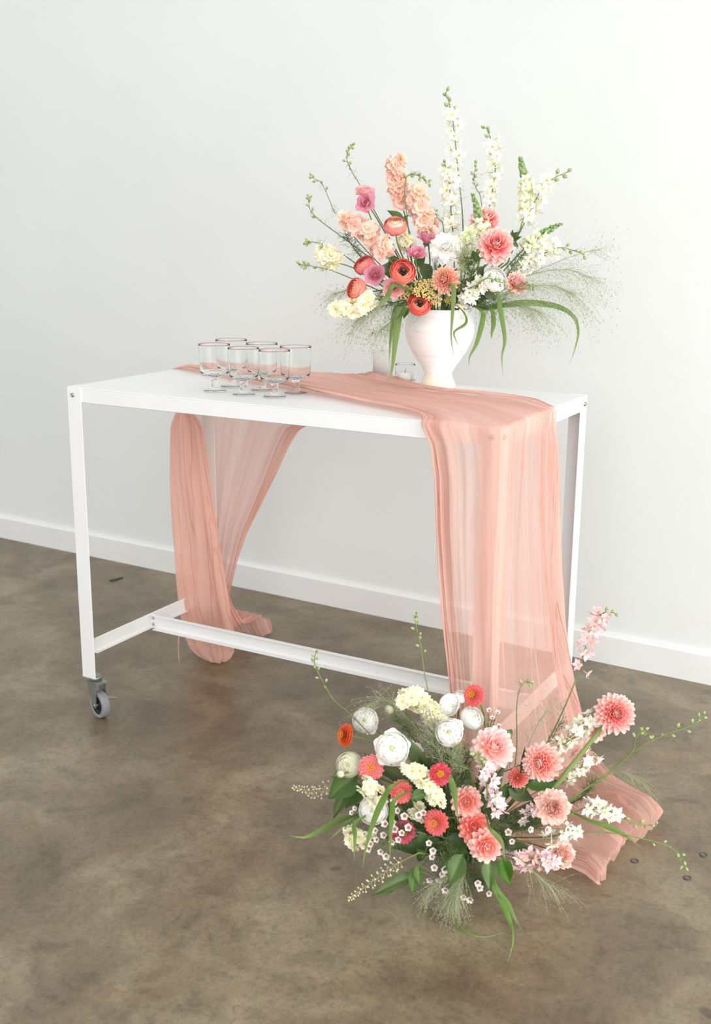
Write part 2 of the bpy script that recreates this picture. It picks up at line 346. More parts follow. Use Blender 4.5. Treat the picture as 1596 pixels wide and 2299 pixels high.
P_DAHLC = petal_mat('petal_dahlia_deep', [(0, (222, 80, 70)), (0.5, (244, 124, 108)), (1, (252, 178, 160))], 0.2, 0.05)
P_ZCORAL = petal_mat('petal_zinnia_coral', [(0, (206, 70, 66)), (1, (240, 104, 102))], 0.25, 0.08)
P_ZPINK = petal_mat('petal_zinnia_pink', [(0, (220, 96, 92)), (1, (246, 136, 138))], 0.25, 0.08)
P_ZRED = petal_mat('petal_zinnia_red', [(0, (190, 44, 66)), (1, (232, 72, 92))], 0.25, 0.08)
P_ZMAG = petal_mat('petal_zinnia_magenta', [(0, (180, 40, 76)), (1, (222, 76, 112))], 0.25, 0.08)
P_ZORG = petal_mat('petal_zinnia_orange', [(0, (206, 60, 20)), (1, (244, 104, 44))], 0.25, 0.08)
P_WAXF = petal_mat('petal_wax_flower', [(0, (226, 190, 184)), (0.4, (248, 236, 232)), (1, (253, 249, 246))], 0.3, 0.04)
P_VERO = petal_mat('veronica_white', [(0, (190, 178, 132)), (0.5, (214, 206, 168)), (1, (244, 240, 226))], 0.2, 0.05)

# ------------------------------------------------------------------ setting
H = 0.9338; TW = 1.22; TD = 0.5849; ZB = 0.1192; APR = 0.0397; LW = 0.0461
YW0, WA = 1.1944, -0.0397       # the wall stands almost parallel to the table
fl = MB().box(-6, 7, -5, YW0 + 0.6, -0.12, 0.0).build('floor', M_FLOOR, smooth=False); tag(fl, 'brown stained concrete floor with worn mottling', 'floor', kind='structure')
def wall_pt(x, d, z): return Vector((x, YW0 + WA * x, z)) + Vector((-WA, 1, 0)).normalized() * -d
wm = MB(); vs = [wall_pt(x, d, z) for x in (-6.0, 7.0) for d in (0.0, -0.15) for z in (0.0, 3.6)]
wm.add(vs, [(0, 1, 5, 4), (2, 6, 7, 3), (0, 2, 3, 1), (4, 5, 7, 6), (1, 3, 7, 5), (0, 4, 6, 2)])
wo = wm.build('wall_back', M_WALL, smooth=False); tag(wo, 'plain white plastered wall behind the table', 'wall', kind='structure')
bb = MB(); HB = 0.0966; prof = [(0.0, 0.0), (0.016, 0.0), (0.016, HB - 0.006), (0.013, HB - 0.001), (0.0, HB)]
vs = [wall_pt(x, d + 0.0006, z) for x in (-6.0, 7.0) for d, z in prof]; n = len(prof)
bb.add(vs, [(i, (i + 1) % n, (i + 1) % n + n, i + n) for i in range(n)] + [tuple(range(n))[::-1], tuple(range(n, 2 * n))])
bo = bb.build('baseboard_back', M_BASE, smooth=False); tag(bo, 'low white painted baseboard along the wall', 'baseboard', kind='structure')

# small things on the floor
for (px, py, rr, lab) in [(1425, 1934, 9, 'small dark round anchor set in the floor right beside the cloth end'), (1579, 1920, 9, 'small dark round anchor in the bare floor, farthest from the cloth'), (1543, 1972, 9, 'small dark round anchor set in floor below the drooping bud stem tip')]:
    c = on_z(px, py, 0.0); r = rr * mpp(c)
    t = thing('floor_anchor', lab, 'anchor', c, 'round anchors set in the concrete')
    MB().merge(lathe([(r, 0.0), (r, 0.002), (r * 0.78, 0.0025), (r * 0.74, 0.0006)], 20)).build('rim', plain('anchor_rim', (74, 68, 62), 0.5) if 'anchor_rim' not in bpy.data.materials else bpy.data.materials['anchor_rim'], t)
    MB().merge(lathe([(r * 0.76, 0.0008), (r * 0.3, 0.0012), (0.0005, 0.0012)], 20)).build('plug', plain('anchor_plug', (118, 108, 98), 0.6) if 'anchor_plug' not in bpy.data.materials else bpy.data.materials['anchor_plug'], t)
c = on_z(262, 1301, 0.0)
a = on_z(248, 1305, 0.0) - c; b = on_z(275, 1298, 0.0) - c
chip = MB(); w = Vector((-a.y, a.x, 0)).normalized() * 0.007
vs = [a - w, b - w * 0.7, b + w * 0.6, a + w]; chip.add([v + Vector((0, 0, z)) for z in (0.0002, 0.004) for v in vs], [(3, 2, 1, 0), (4, 5, 6, 7), (0, 1, 5, 4), (1, 2, 6, 5), (2, 3, 7, 6), (3, 0, 4, 7)])
co = chip.build('debris_chip', plain('dark_chip', (70, 62, 54), 0.8), smooth=False); co.location = c
tag(co, 'thin dark sliver of debris lying on floor near the baseboard', 'debris')

# ------------------------------------------------------------------ table
tbl = thing('rolling_worktable', 'long white metal worktable standing on swivel casters', 'table', (0, 0, 0))
o_ = 0.003
m = MB(); m.box(o_, TW - o_, o_, TD - o_, H - 0.004, H - 0.0004)
m.box(o_, TW - o_, o_, o_ + 0.003, H - APR, H - 0.004); m.box(o_, TW - o_, TD - o_ - 0.003, TD - o_, H - APR, H - 0.004)
m.box(o_, o_ + 0.003, o_ + 0.003, TD - o_ - 0.003, H - APR, H - 0.004); m.box(TW - o_ - 0.003, TW - o_, o_ + 0.003, TD - o_ - 0.003, H - APR, H - 0.004)
m.box(o_, TW - o_, o_, o_ + 0.02, H - APR, H - APR + 0.002); m.box(o_, TW - o_, TD - o_ - 0.02, TD - o_, H - APR, H - APR + 0.002)
bevel(m.build('tabletop', M_METAL, tbl, smooth=False), 0.0012)
def bolt(parent, p, nrm, r=0.0062, hexa=False):
    F = T(p) @ frame_z(nrm)
    pr = [(r, 0.0), (r, r * 0.25), (r * 0.8, r * 0.6), (r * 0.42, r * 0.78), (r * 0.36, r * 0.4), (0.0003, r * 0.4)]
    lathe(pr, 6 if hexa else 14, M=F).build('bolt', M_BOLT, parent)
th = 0.003
for ix in (0, 1):
    for iy in (0, 1):
        m = MB(); sx = -1 if ix else 1; sy = -1 if iy else 1; X = ix * TW; Y = iy * TD
        def bx(xa, xb, ya, yb):
            xs = sorted((X + sx * xa, X + sx * xb)); ys = sorted((Y + sy * ya, Y + sy * yb)); m.box(xs[0], xs[1], ys[0], ys[1], ZB, H)
        bx(0, LW, 0, th); bx(0, th, th, LW)
        leg = bevel(m.build('leg', M_METAL, tbl, smooth=False), 0.0008)
        bolt(leg, (X + sx * LW * 0.42, Y, H - 0.021), (0, -sy, 0)); bolt(leg, (X, Y + sy * LW * 0.42, H - 0.021), (-sx, 0, 0))
S0, S1 = 0.1738, 0.2172
for ix in (0, 1):
    X = ix * TW; sx = -1 if ix else 1; m = MB()
    def bx(xa, xb, ya, yb, za, zb):
        xs = sorted((X + sx * xa, X + sx * xb)); m.box(xs[0], xs[1], ya, yb, za, zb)
    bx(th, th + 0.003, 0.004, TD - 0.004, S0, S1); bx(th + 0.003, 0.014, 0.048, TD - 0.048, S0, S0 + 0.003); bx(th + 0.003, 0.010, 0.048, TD - 0.048, S1 - 0.003, S1)
    bevel(m.build('end_stretcher', M_METAL, tbl, smooth=False), 0.0008)
m = MB(); YM = TD / 2
m.box(0.007, TW - 0.007, YM, YM + 0.003, S0, S1); m.box(0.026, TW - 0.026, YM - 0.017, YM, S0, S0 + 0.003); m.box(0.026, TW - 0.026, YM - 0.010, YM, S1 - 0.003, S1)
ls = bevel(m.build('long_stretcher', M_METAL, tbl, smooth=False), 0.0008)
for z in (S0 + 0.013, S1 - 0.011): bolt(ls, (0.018, YM, z), (0, -1, 0), 0.0052, True); bolt(ls, (TW - 0.018, YM, z), (0, -1, 0), 0.0052, True)
# casters
WR = 0.0385
def caster(cx, cy, ang):
    """ang: heading of the wheel's near face"""
    c = thing('caster', None, None, (cx, cy, 0)); c.parent = tbl
    nrm = Vector((math.cos(ang), math.sin(ang), 0)); fwd = Vector((-nrm.y, nrm.x, 0))
    Fm = Matrix(((fwd.x, nrm.x, 0, 0), (fwd.y, nrm.y, 0, 0), (0, 0, 1, 0), (0, 0, 0, 1)))
    lathe([(0.0003, ZB), (0.013, ZB), (0.0185, ZB - 0.001), (0.0195, ZB - 0.006), (0.017, ZB - 0.012), (0.0003, ZB - 0.012)], 20).build('swivel_bearing', M_ZINC, c)
    off = 0.020
    m = MB(); m.box(-0.020, 0.018 + off, -0.0175, 0.0175, ZB - 0.016, ZB - 0.012)
    for s in (-1, 1):
        y0, y1 = (0.0150, 0.0175) if s > 0 else (-0.0175, -0.0150)
        vs = []; pf = [(-0.020, ZB - 0.014), (0.018 + off * 0.6, ZB - 0.014), (off + 0.007, 0.040), (off + 0.006, 0.033), (off, 0.0295), (off - 0.006, 0.033), (-0.008, 0.070)]
        for y in (y0, y1): vs += [(x, y, z) for x, z in pf]
        n = len(pf); m.add(vs, [tuple(range(n)), tuple(range(2 * n - 1, n - 1, -1))] + [(i, i + n, (i + 1) % n + n, (i + 1) % n) for i in range(n)])
    m.v = [tuple(Fm @ Vector(v)) for v in m.v]; m.build('fork', M_ZINC, c, smooth=False)
    A = Fm @ T((off, 0, WR)) @ RX(-math.pi / 2)
    tr = lathe([(WR * 0.72, -0.0115), (WR * 0.74, -0.0118), (WR * 0.93, -0.0118), (WR * 0.955, -0.0115), (WR * 0.99, -0.0095), (WR, -0.008), (WR, 0.008), (WR * 0.99, 0.0095), (WR * 0.955, 0.0115), (WR * 0.93, 0.0118), (WR * 0.74, 0.0118), (WR * 0.72, 0.0115)], 40, closed=True, M=A)
    wh = tr.build('tire', M_TIRE, c)
    lathe([(0.0003, -0.011), (0.010, -0.011), (0.011, -0.007), (WR * 0.66, -0.006), (WR * 0.73, -0.010), (WR * 0.73, 0.010), (WR * 0.66, 0.006), (0.011, 0.007), (0.010, 0.011), (0.0003, 0.011)], 32, M=A).build('hub', M_HUB, c)
    lathe([(0.0003, -0.0195), (0.0045, -0.0195), (0.0045, 0.0195), (0.0003, 0.0195)], 12, M=A).build('axle', M_ZINC, c)
    m = MB(); pf = [(-0.0175, 0.050), (-0.036, 0.046), (-0.052, 0.040), (-0.054, 0.0435), (-0.037, 0.0505), (-0.0175, 0.055)]
    vs = []
    for x in (off - 0.006, off + 0.012): vs += [tuple(Fm @ Vector((x, y, z))) for y, z in pf]
    n = len(pf); m.add(vs, [tuple(range(n)), tuple(range(2 * n - 1, n - 1, -1))] + [(i, i + n, (i + 1) % n + n, (i + 1) % n) for i in range(n)])
    m.build('brake_pedal', M_ZINC, c, smooth=False)
    return c
ncam = (-CR * 0.74 - NH * 0.67); angA = math.atan2(ncam.y, ncam.x)
caster(0.024, 0.024, angA); caster(TW - 0.024, 0.024, angA + 1.7); caster(0.024, TD - 0.024, angA + 0.5); caster(TW - 0.024, TD - 0.024, angA + 2.6)

# ------------------------------------------------------------------ gauze runner
def build_runner():
    e = 0.004
    A0 = on_z(388, 828, H); A0.x = -0.0; A1 = on_z(950, 945, H); A1.y = 0.0
    B0 = on_z(835, 849, H); B0.y = TD; B1 = on_z(1240, 917, H); B1.x = TW
    c0 = Vector((0, TD, H)); c1 = Vector((TW, 0, H))
    NS, res = 151, []
    S = [i / (NS - 1) for i in range(NS)]
    K0, K1 = 0.30, 0.36         # where the two table corners fall across the width
    def V0(s): return A0.lerp(c0, s / K0) if s < K0 else c0.lerp(B0, (s - K0) / (1 - K0))
    def gA(x): return 0.25 * x + 0.75 * x ** 2.2         # the cloth is gathered towards its edges
    def gB(x): return 1 - (0.35 * (1 - x) + 0.65 * (1 - x) ** 1.9)
    def V1(s): return A1.lerp(c1, gA(s / K1)) if s < K1 else c1.lerp(B1, gB((s - K1) / (1 - K1)))
    rows = []       # each row: function list of points over S, plus kind
    # --- back-left drop, from the floor up: columns at s
    cols = [0, 0.08, 0.16, 0.23, 0.30, 0.52, 0.76, 1.0]
    def level(z, data):
        pts = [x_at(px, Y, z) for px, Y in data]
        return cols, pts
    def floor_row(data):
        return cols, [on_z(px, py, 0.0) + Vector((0, 0, z)) for px, py, z in data]
    ctrl = []
    ctrl.append(floor_row([(506, 1486, .005), (486, 1492, .005), (462, 1488, .006), (462, 1474, .012), (500, 1436, .02), (545, 1428, .012), (590, 1436, .012), (612, 1424, .012)]))
    ctrl.append(floor_row([(520, 1486, .018), (486, 1492, .018), (444, 1486, .018), (448, 1468, .03), (470, 1432, .04), (525, 1418, .05), (572, 1420, .055), (606, 1412, .035)]))
    ctrl.append(floor_row([(526, 1484, .034), (482, 1490, .036), (428, 1484, .038), (436, 1462, .05), (456, 1428, .055), (512, 1404, .06), (552, 1406, .055), (590, 1406, .03)]))
    ctrl.append(level(.085, [(525, .53), (475, .525), (413, .46), (435, .54), (462, .622), (495, .63), (520, .64), (545, .65)]))
    ctrl.append(level(.17, [(514, .515), (462, .50), (402, .445), (430, .535), (466, .622), (485, .63), (500, .635), (513, .64)]))
    ctrl.append(level(.30, [(499, .50), (447, .48), (395, .43), (430, .53), (468, .622), (490, .625), (512, .63), (530, .63)]))
    ctrl.append(level(.42, [(489, .49), (440, .465), (389, .44), (425, .53), (462, .617), (497, .615), (528, .615), (556, .615)]))
    ctrl.append(level(.60, [(470, .505), (425, .475), (380, .45), (418, .53), (455, .612), (510, .608), (570, .608), (614, .608)]))
    ctrl.append(level(.76, [(453, .50), (417, .475), (383, .455), (415, .53), (448, .605), (530, .600), (612, .598), (672, .597)]))
    top = [V0(s) for s in cols]
    def outset(p, c, d):        # push outward from the table edges
        q = p.copy()
        if p.x < 1e-4: q.x -= d
        if p.y > TD - 1e-4: q.y += d
        if p.x > TW - 1e-4: q.x += d
        if p.y < 1e-4: q.y -= d
        return q
    ctrl.append((cols, [outset(p, c0, 0.007) + Vector((0, 0, -0.055)) for p in top]))
    ctrl.append((cols, [outset(p, c0, 0.006) + Vector((0, 0, -0.004)) for p in top]))
    pre = len(ctrl)
    NT = 12
    for i in range(1, NT):
        t = i / NT
        w0 = max(0, 1 - t * 2.2) ** 2.2; w1 = max(0, 1 - (1 - t) * 2.6) ** 2.0
        a = on_z(*[(388, 828), (450, 839), (515, 853), (580, 866), (640, 874), (690, 885), (745, 897), (800, 909), (860, 920), (910, 930), (935, 937), (945, 942), (950, 945)][i], H)
        b = on_z(*[(835, 849), (860, 853), (890, 859), (930, 872), (970, 881), (1010, 887), (1050, 890), (1090, 892), (1130, 896), (1170, 901), (1200, 906), (1222, 911), (1240, 917)][i], H)
        pts = []
        for s in cols:
            st = a.lerp(b, s); p = st * (1 - w0 - w1) + V0(s) * w0 + V1(s) * w1
            p.x = min(max(p.x, 0.002), TW - 0.002); p.y = min(max(p.y, 0.002), TD - 0.002)
            pts.append(p + Vector((0, 0, 0.004)))
        ctrl.append((cols, pts))
    # --- front-right drop
    cl1 = [0, 0.09, 0.18, 0.27, K1, 0.55, 0.78, 1.0]
    v1 = [V1(s) for s in cl1]
    ctrl.append((cl1, [outset(p, c1, 0.004) + Vector((0, 0, 0.003)) for p in v1]))
    ctrl.append((cl1, [outset(p, c1, 0.008) + Vector((0, 0, -0.008)) for p in v1]))
    def lv(z, a_px, b_px, ya, bx, cout):
        """a row at height z between image columns; the corner of the row stays outside the leg"""
        a = x_at(a_px, ya, z)
        b0 = x_at(b_px, 0.0, z); # solve for Y with X fixed = bx
        lo, hi = -0.6, 1.2
        for _ in range(40):
            mid = (lo + hi) / 2
            xx = x_at(b_px, mid, z).x
            if xx > bx: lo = mid
            else: hi = mid
        b = Vector((bx, lo, z)); c = Vector((TW + cout, -cout, z))
        return cl1, [a.lerp(c, gA(s / K1)) if s <= K1 else c.lerp(b, gB((s - K1) / (1 - K1))) for s in cl1]
    ctrl.append(lv(H - 0.05, 968, 1241, -0.010, TW + 0.010, 0.009))
    ctrl.append(lv(H - 0.12, 980, 1242, -0.013, TW + 0.012, 0.010))
    ctrl.append(lv(0.70, 984, 1245, -0.015, TW + 0.016, 0.012))
    ctrl.append(lv(0.52, 993, 1251, -0.02, TW + 0.03, 0.016))
    ctrl.append(lv(0.34, 1010, 1266, -0.025, TW + 0.05, 0.024))
    ctrl.append(lv(0.18, 1035, 1292, -0.03, TW + 0.08, 0.035))
    ctrl.append(lv(0.06, 1060, 1318, -0.03, TW + 0.12, 0.05))
    fr = lambda L: ctrl.append((cl1, [on_z(px, py, 0.0) + Vector((0, 0, z)) for px, py, z in L]))
    fr([(1100, 1880, .02), (1130, 1870, .02), (1165, 1850, .03), (1195, 1825, .03), (1225, 1795, .03), (1265, 1760, .03), (1300, 1735, .03), (1335, 1712, .015)])
    fr([(1180, 1925, .02), (1210, 1915, .03), (1240, 1895, .045), (1265, 1875, .03), (1290, 1850, .05), (1325, 1820, .03), (1350, 1790, .045), (1375, 1765, .015)])
    fr([(1268, 1962, .012), (1285, 1945, .04), (1305, 1930, .02), (1330, 1905, .06), (1350, 1880, .03), (1378, 1850, .07), (1405, 1825, .05), (1432, 1805, .02)])
    fr([(1306, 1978, .012), (1320, 1966, .05), (1345, 1950, .02), (1366, 1928, .055), (1382, 1905, .02), (1412, 1882, .07), (1445, 1856, .065), (1466, 1836, .03)])
    fr([(1334, 2000, .012), (1352, 1990, .035), (1370, 1966, .02), (1388, 1938, .045), (1398, 1912, .015), (1440, 1898, .055), (1470, 1876, .05), (1484, 1848, .02)])
    fr([(1340, 1996, .005), (1354, 1984, .005), (1368, 1960, .005), (1382, 1932, .005), (1392, 1908, .005), (1432, 1896, .006), (1462, 1876, .006), (1474, 1850, .006)])
    # --- loft
    rowsS = []
    for cl, pts in ctrl:
        # resample on S by piecewise catmull in s
        out = []
        P = [pts[0] * 2 - pts[1]] + pts + [pts[-1] * 2 - pts[-2]]
        for s in S:
            k = max(i for i in range(len(cl) - 1) if cl[i] <= s + 1e-9) if s < 1 else len(cl) - 2
            u = (s - cl[k]) / (cl[k + 1] - cl[k])
            lin = pts[k].lerp(pts[k + 1], u)
            a, b, c, d = P[k], P[k + 1], P[k + 2], P[k + 3]
            cm = 0.5 * ((2 * b) + (c - a) * u + (2 * a - 5 * b + 4 * c - d) * u * u + (3 * b - a - 3 * c + d) * u ** 3)
            out.append(lin.lerp(cm, 0.5))
        rowsS.append(out)
    # cumulative length along the mid column
    nr = len(rowsS); cum = [0]
    for i in range(1, nr):
        L = sum((rowsS[i][j] - rowsS[i - 1][j]).length for j in range(0, NS, 10)) / len(range(0, NS, 10)); cum.append(cum[-1] + L)
    NV = 460; total = cum[-1]; grid = []; lens = []
    k = 0
    for i in range(NV):
        d = total * i / (NV - 1)
        while k < nr - 2 and cum[k + 1] < d: k += 1
        u = min(1, (d - cum[k]) / (cum[k + 1] - cum[k]))
        r0 = rowsS[max(k - 1, 0)]; r1 = rowsS[k]; r2 = rowsS[k + 1]; r3 = rowsS[min(k + 2, nr - 1)]
        row = []
        for j in range(NS):
            a, b, c, dd = r0[j], r1[j], r2[j], r3[j]
            cm = 0.5 * ((2 * b) + (c - a) * u + (2 * a - 5 * b + 4 * c - dd) * u * u + (3 * b - a - 3 * c + dd) * u ** 3)
            row.append(b.lerp(c, u).lerp(cm, 0.35))
        grid.append(row); lens.append(d)
    # normals and crinkle displacement
    W = 0.62
    s_tab0, s_tab1 = cum[pre - 1], cum[pre + NT - 1]
    disp = []
    def fold(s, v):
        n1 = noise.noise(Vector((s * 9 + 3, v * 1.1, 0.3)))
        n2 = noise.noise(Vector((s * 26, v * 2.2, 4.7)))
        n3 = noise.noise(Vector((s * 60, v * 5.0, 9.1)))
        return n1, n2, n3
    new = []
    for i in range(NV):
        v = lens[i]; row = []
        ontab = 1.0 if s_tab0 < v < s_tab1 else 0.0
        dt = min(abs(v - s_tab0), abs(v - s_tab1)); soft = min(1, dt / 0.10)
        for j in range(NS):
            s = S[j]; i0, i1 = max(i - 1, 0), min(i + 1, NV - 1); j0, j1 = max(j - 1, 0), min(j + 1, NS - 1)
            n = (grid[i1][j] - grid[i0][j]).cross(grid[i][j1] - grid[i][j0])
            n = n.normalized() if n.length > 1e-12 else Vector((0, 0, 1))
            n1, n2, n3 = fold(s, v)
            edge = max(0, 1 - min(s, 1 - s) / 0.14)
            p = grid[i][j]
            if ontab:
                hgt = abs(n1) * 0.006 + abs(n2) * 0.007 + abs(n3) * 0.005
                hgt += edge * (0.008 * abs(math.sin(s * 95 + n1 * 3)) + 0.003 * (1 + n2)) * (0.35 + 0.65 * soft)
                hgt *= (0.3 + 0.7 * soft)
                row.append(p + Vector((0, 0, hgt)))
            else:
                amp = (0.004 + 0.016 * soft) 
                if p.z < 0.07 and v > s_tab1: dz = abs(n1) * 0.030 + abs(n2) * 0.010 + n3 * 0.003; q = p + Vector((n2 * 0.008, n1 * 0.008, dz)); q.z = max(q.z, 0.003); row.append(q); continue
                dz = n1 * amp + n2 * amp * 0.7 + n3 * 0.0045 + edge * 0.012 * soft * math.sin(s * 110 + n1 * 4)
                hang = 1 if p.z > 0.06 else 0.4
                side = n
                q = p + side * dz * hang
                if v > s_tab1 and p.z > 0.1:       # keep the drop outside of table and leg
                    q.x = max(q.x, min(p.x, TW + 0.004)) if p.x > TW else q.x
                    if p.x <= TW + 0.02 and p.y < 0: q.y = min(q.y, -0.005)
                q.z = max(q.z, 0.003)
                row.append(q)
        new.append(row)
    mb = MB(); vs = [p for r in new for p in r]
    fs = [(i * NS + j, i * NS + j + 1, (i + 1) * NS + j + 1, (i + 1) * NS + j) for i in range(NV - 1) for j in range(NS - 1)]
    mb.add(vs, fs)
    me = mb.mesh('table_runner', M_CLOTH)
    uvl = me.uv_layers.new(name='UVMap')
    lp = [0] * len(me.loops); me.loops.foreach_get('vertex_index', lp)
    uvs = []
    for vi in lp: uvs += [S[vi % NS] * W, lens[vi // NS]]
    uvl.data.foreach_set('uv', uvs)
    o = link('table_runner', me)
    thr = [x_at(397, .43, .15), x_at(401, .425, .10), x_at(400, .42, .06), x_at(403, .415, .02)]
    tube(catmull(thr, 12), 0.0028, 0.0008, 5).build('loose_thread', plain('frayed_gauze', (222, 160, 146), 0.9), o)
    tag(o, 'crinkled sheer pink gauze runner draped across the table and down to floor', 'table runner')
build_runner()

# ------------------------------------------------------------------ glassware
def goblet(px, py, label):
    c = on_z(px, py, H); c.z = H + 0.0004
    s = 105 * mpp(c) / 0.126        # scale from the photo: 105 px tall
    g = thing('stemmed_glass', label, 'glass', c, 'stemmed drinking glasses on the table'); g.scale = (s, s, s)
    lathe([(0.0003, 0.0395), (0.012, 0.0385), (0.026, 0.040), (0.0355, 0.0445), (0.0385, 0.050), (0.0405, 0.075), (0.042, 0.1255), (0.0416, 0.126), (0.0409, 0.1255), (0.0393, 0.075), (0.0365, 0.053), (0.033, 0.048), (0.024, 0.0455), (0.012, 0.0445), (0.0003, 0.0442)], 40, tight=True).build('bowl', M_GLASS, g)
    lathe([(0.0003, 0.0065), (0.0115, 0.0065), (0.0100, 0.011), (0.0098, 0.030), (0.0112, 0.0375), (0.0003, 0.0384)], 24, tight=True).build('stem', M_GLASS, g)
    lathe([(0.0003, 0.0), (0.029, 0.0), (0.0305, 0.0015), (0.029, 0.003), (0.014, 0.0052), (0.0003, 0.0064)], 32, tight=True).build('foot', M_GLASS, g)
for px, py, lab in [(483, 878, 'clear stemmed glass at the open end of the row facing the room'), (521, 868, 'clear stemmed glass in back row nearest the runner end at wall corner'),
                    (548, 886, 'clear stemmed glass in the middle of the row along the table front'), (589, 876, 'clear stemmed glass in the middle of the back row on the runner edge'),
                    (617, 891, 'clear stemmed glass closest to table front edge and gathered runner'), (664, 883, 'clear stemmed glass in the back row nearest the flower vase')]:
    goblet(px, py, lab)
def cyl_glass(name, label, px, py, rpx, hpx, wall=0.0014, base=0.008):
    c = on_z(px, py, H); c.z = H + 0.0004; k = mpp(c); r = rpx * k; h = hpx * k
    o = lathe([(0.0003, 0.0), (r * 0.94, 0.0), (r, 0.003), (r, h - 0.001), (r - wall / 2, h), (r - wall, h - 0.001), (r - wall, base + 0.002), (r - wall - 0.003, base), (0.0003, base)], 40, tight=True).build(name, M_GLASS)
    o.location = c; tag(o, label, 'candle holder'); return c, r, h, k
def candle(label, c, r, z0, h):
    t = thing('candle', label, 'candle', (c.x, c.y, c.z + z0))
    lathe([(0.0003, 0.0), (r, 0.0), (r, h - 0.002), (r - 0.002, h), (r * 0.5, h - 0.001), (0.0003, h - 0.003)], 32).build('wax', M_WAX, t)
    tube([(0, 0, h - 0.003), (0.0005, 0, h + 0.004), (0.001, 0, h + 0.009)], 0.0008, 0.0006, 5).build('wick', plain('wick', (60, 54, 48), 0.9) if 'wick' not in bpy.data.materials else bpy.data.materials['wick'], t)
c, r, h, k = cyl_glass('hurricane_glass', 'tall clear glass cylinder with a white pillar candle behind the vase', 857, 847, 24, 100)
candle('white pillar candle standing inside the tall glass cylinder', c, r - 0.0045, 0.0096, 52 * k)
c, r, h, k = cyl_glass('votive_glass', 'short clear glass votive cup beside the vase foot', 909, 861, 22.5, 44)
candle('short pale votive candle inside the small glass cup', c, r - 0.0045, 0.0096, 17 * k)

# ------------------------------------------------------------------ vase
VB = on_z(983, 869, H); VB.z = H
vk = mpp(VB + Vector((0, 0, 0.1)))
def glaze_mat():
    m, nt, out = new_mat('white_glaze'); L = nt.links.new
    tc = node(nt, 'ShaderNodeTexCoord'); mp = node(nt, 'ShaderNodeMapping'); mp.inputs['Scale'].default_value = (3, 3, 75); L(tc.outputs['Object'], mp.inputs[0])
    nz = node(nt, 'ShaderNodeTexNoise', Scale=1.0, Detail=3.0); L(mp.outputs[0], nz.inputs['Vector'])
    rp = ramp(nt, [(0.30, srgb(236, 230, 227)), (0.45, srgb(244, 241, 239)), (0.7, srgb(247, 246, 244))], nz.outputs[0])
    vo = node(nt, 'ShaderNodeTexVoronoi', Scale=42.0); L(tc.outputs['Object'], vo.inputs['Vector'])
    sp = ramp(nt, [(0.035, (0.45, 0.40, 0.36)), (0.06, (1, 1, 1))], vo.outputs['Distance'])
    mx = node(nt, 'ShaderNodeMix', data_type='RGBA', blend_type='MULTIPLY'); mx.inputs[0].default_value = 0.6; L(rp.outputs[0], mx.inputs[6]); L(sp.outputs[0], mx.inputs[7])
    p = node(nt, 'ShaderNodeBsdfPrincipled', Roughness=0.28); L(mx.outputs[2], p.inputs['Base Color'])
    b = node(nt, 'ShaderNodeBump', Strength=0.25, Distance=0.003); L(nz.outputs[0], b.inputs['Height']); L(b.outputs[0], p.inputs['Normal'])
    L(p.outputs[0], out.inputs['Surface']); return m
M_GLAZE = glaze_mat(); M_BISQ = plain('raw_clay', (238, 228, 206), 0.85, var=0.04, bscale=70, bump=0.15)
vase = thing('urn_vase', 'white glazed footed ceramic vase with bare cream clay foot', 'vase', VB)
kz = vk / math.cos(PITCH)
def pp(L): return [(r * vk, z * kz) for r, z in L]
lathe(pp([(0.3, 2), (36, 2), (38, 0), (40, 0.5), (41, 2), (38, 10), (33, 22), (30.5, 30), (30, 31), (0.3, 31)]), 48).build('foot', M_BISQ, vase)
VH = 171 * kz
zs = [(29.5, 30), (31, 31.5), (31.5, 33), (37, 44), (49, 60), (61, 78), (71, 97), (77, 115), (78.3, 127), (77, 139), (74, 149), (71, 156), (70, 162), (71, 167), (72, 170), (71, 171.5), (69, 170), (67.5, 163), (70, 155), (73, 145), (74, 127), (66, 97), (44, 60), (20, 42), (0.3, 40)]
PR = []
for i in range(len(zs) - 1):
    for q in range(3):
        u = q / 3; PR.append((zs[i][0] + (zs[i + 1][0] - zs[i][0]) * u, zs[i][1] + (zs[i + 1][1] - zs[i][1]) * u))
PR = [(r + (0.35 * math.sin(z * 0.75) if i < 30 else 0), z) for i, (r, z) in enumerate(PR)] + [zs[-1]]
lathe(pp(PR), 64).build('body', M_GLAZE, vase)
MOUTH = VB + Vector((0, 0, VH)); VR = 67 * vk
AXV = MOUTH.copy()
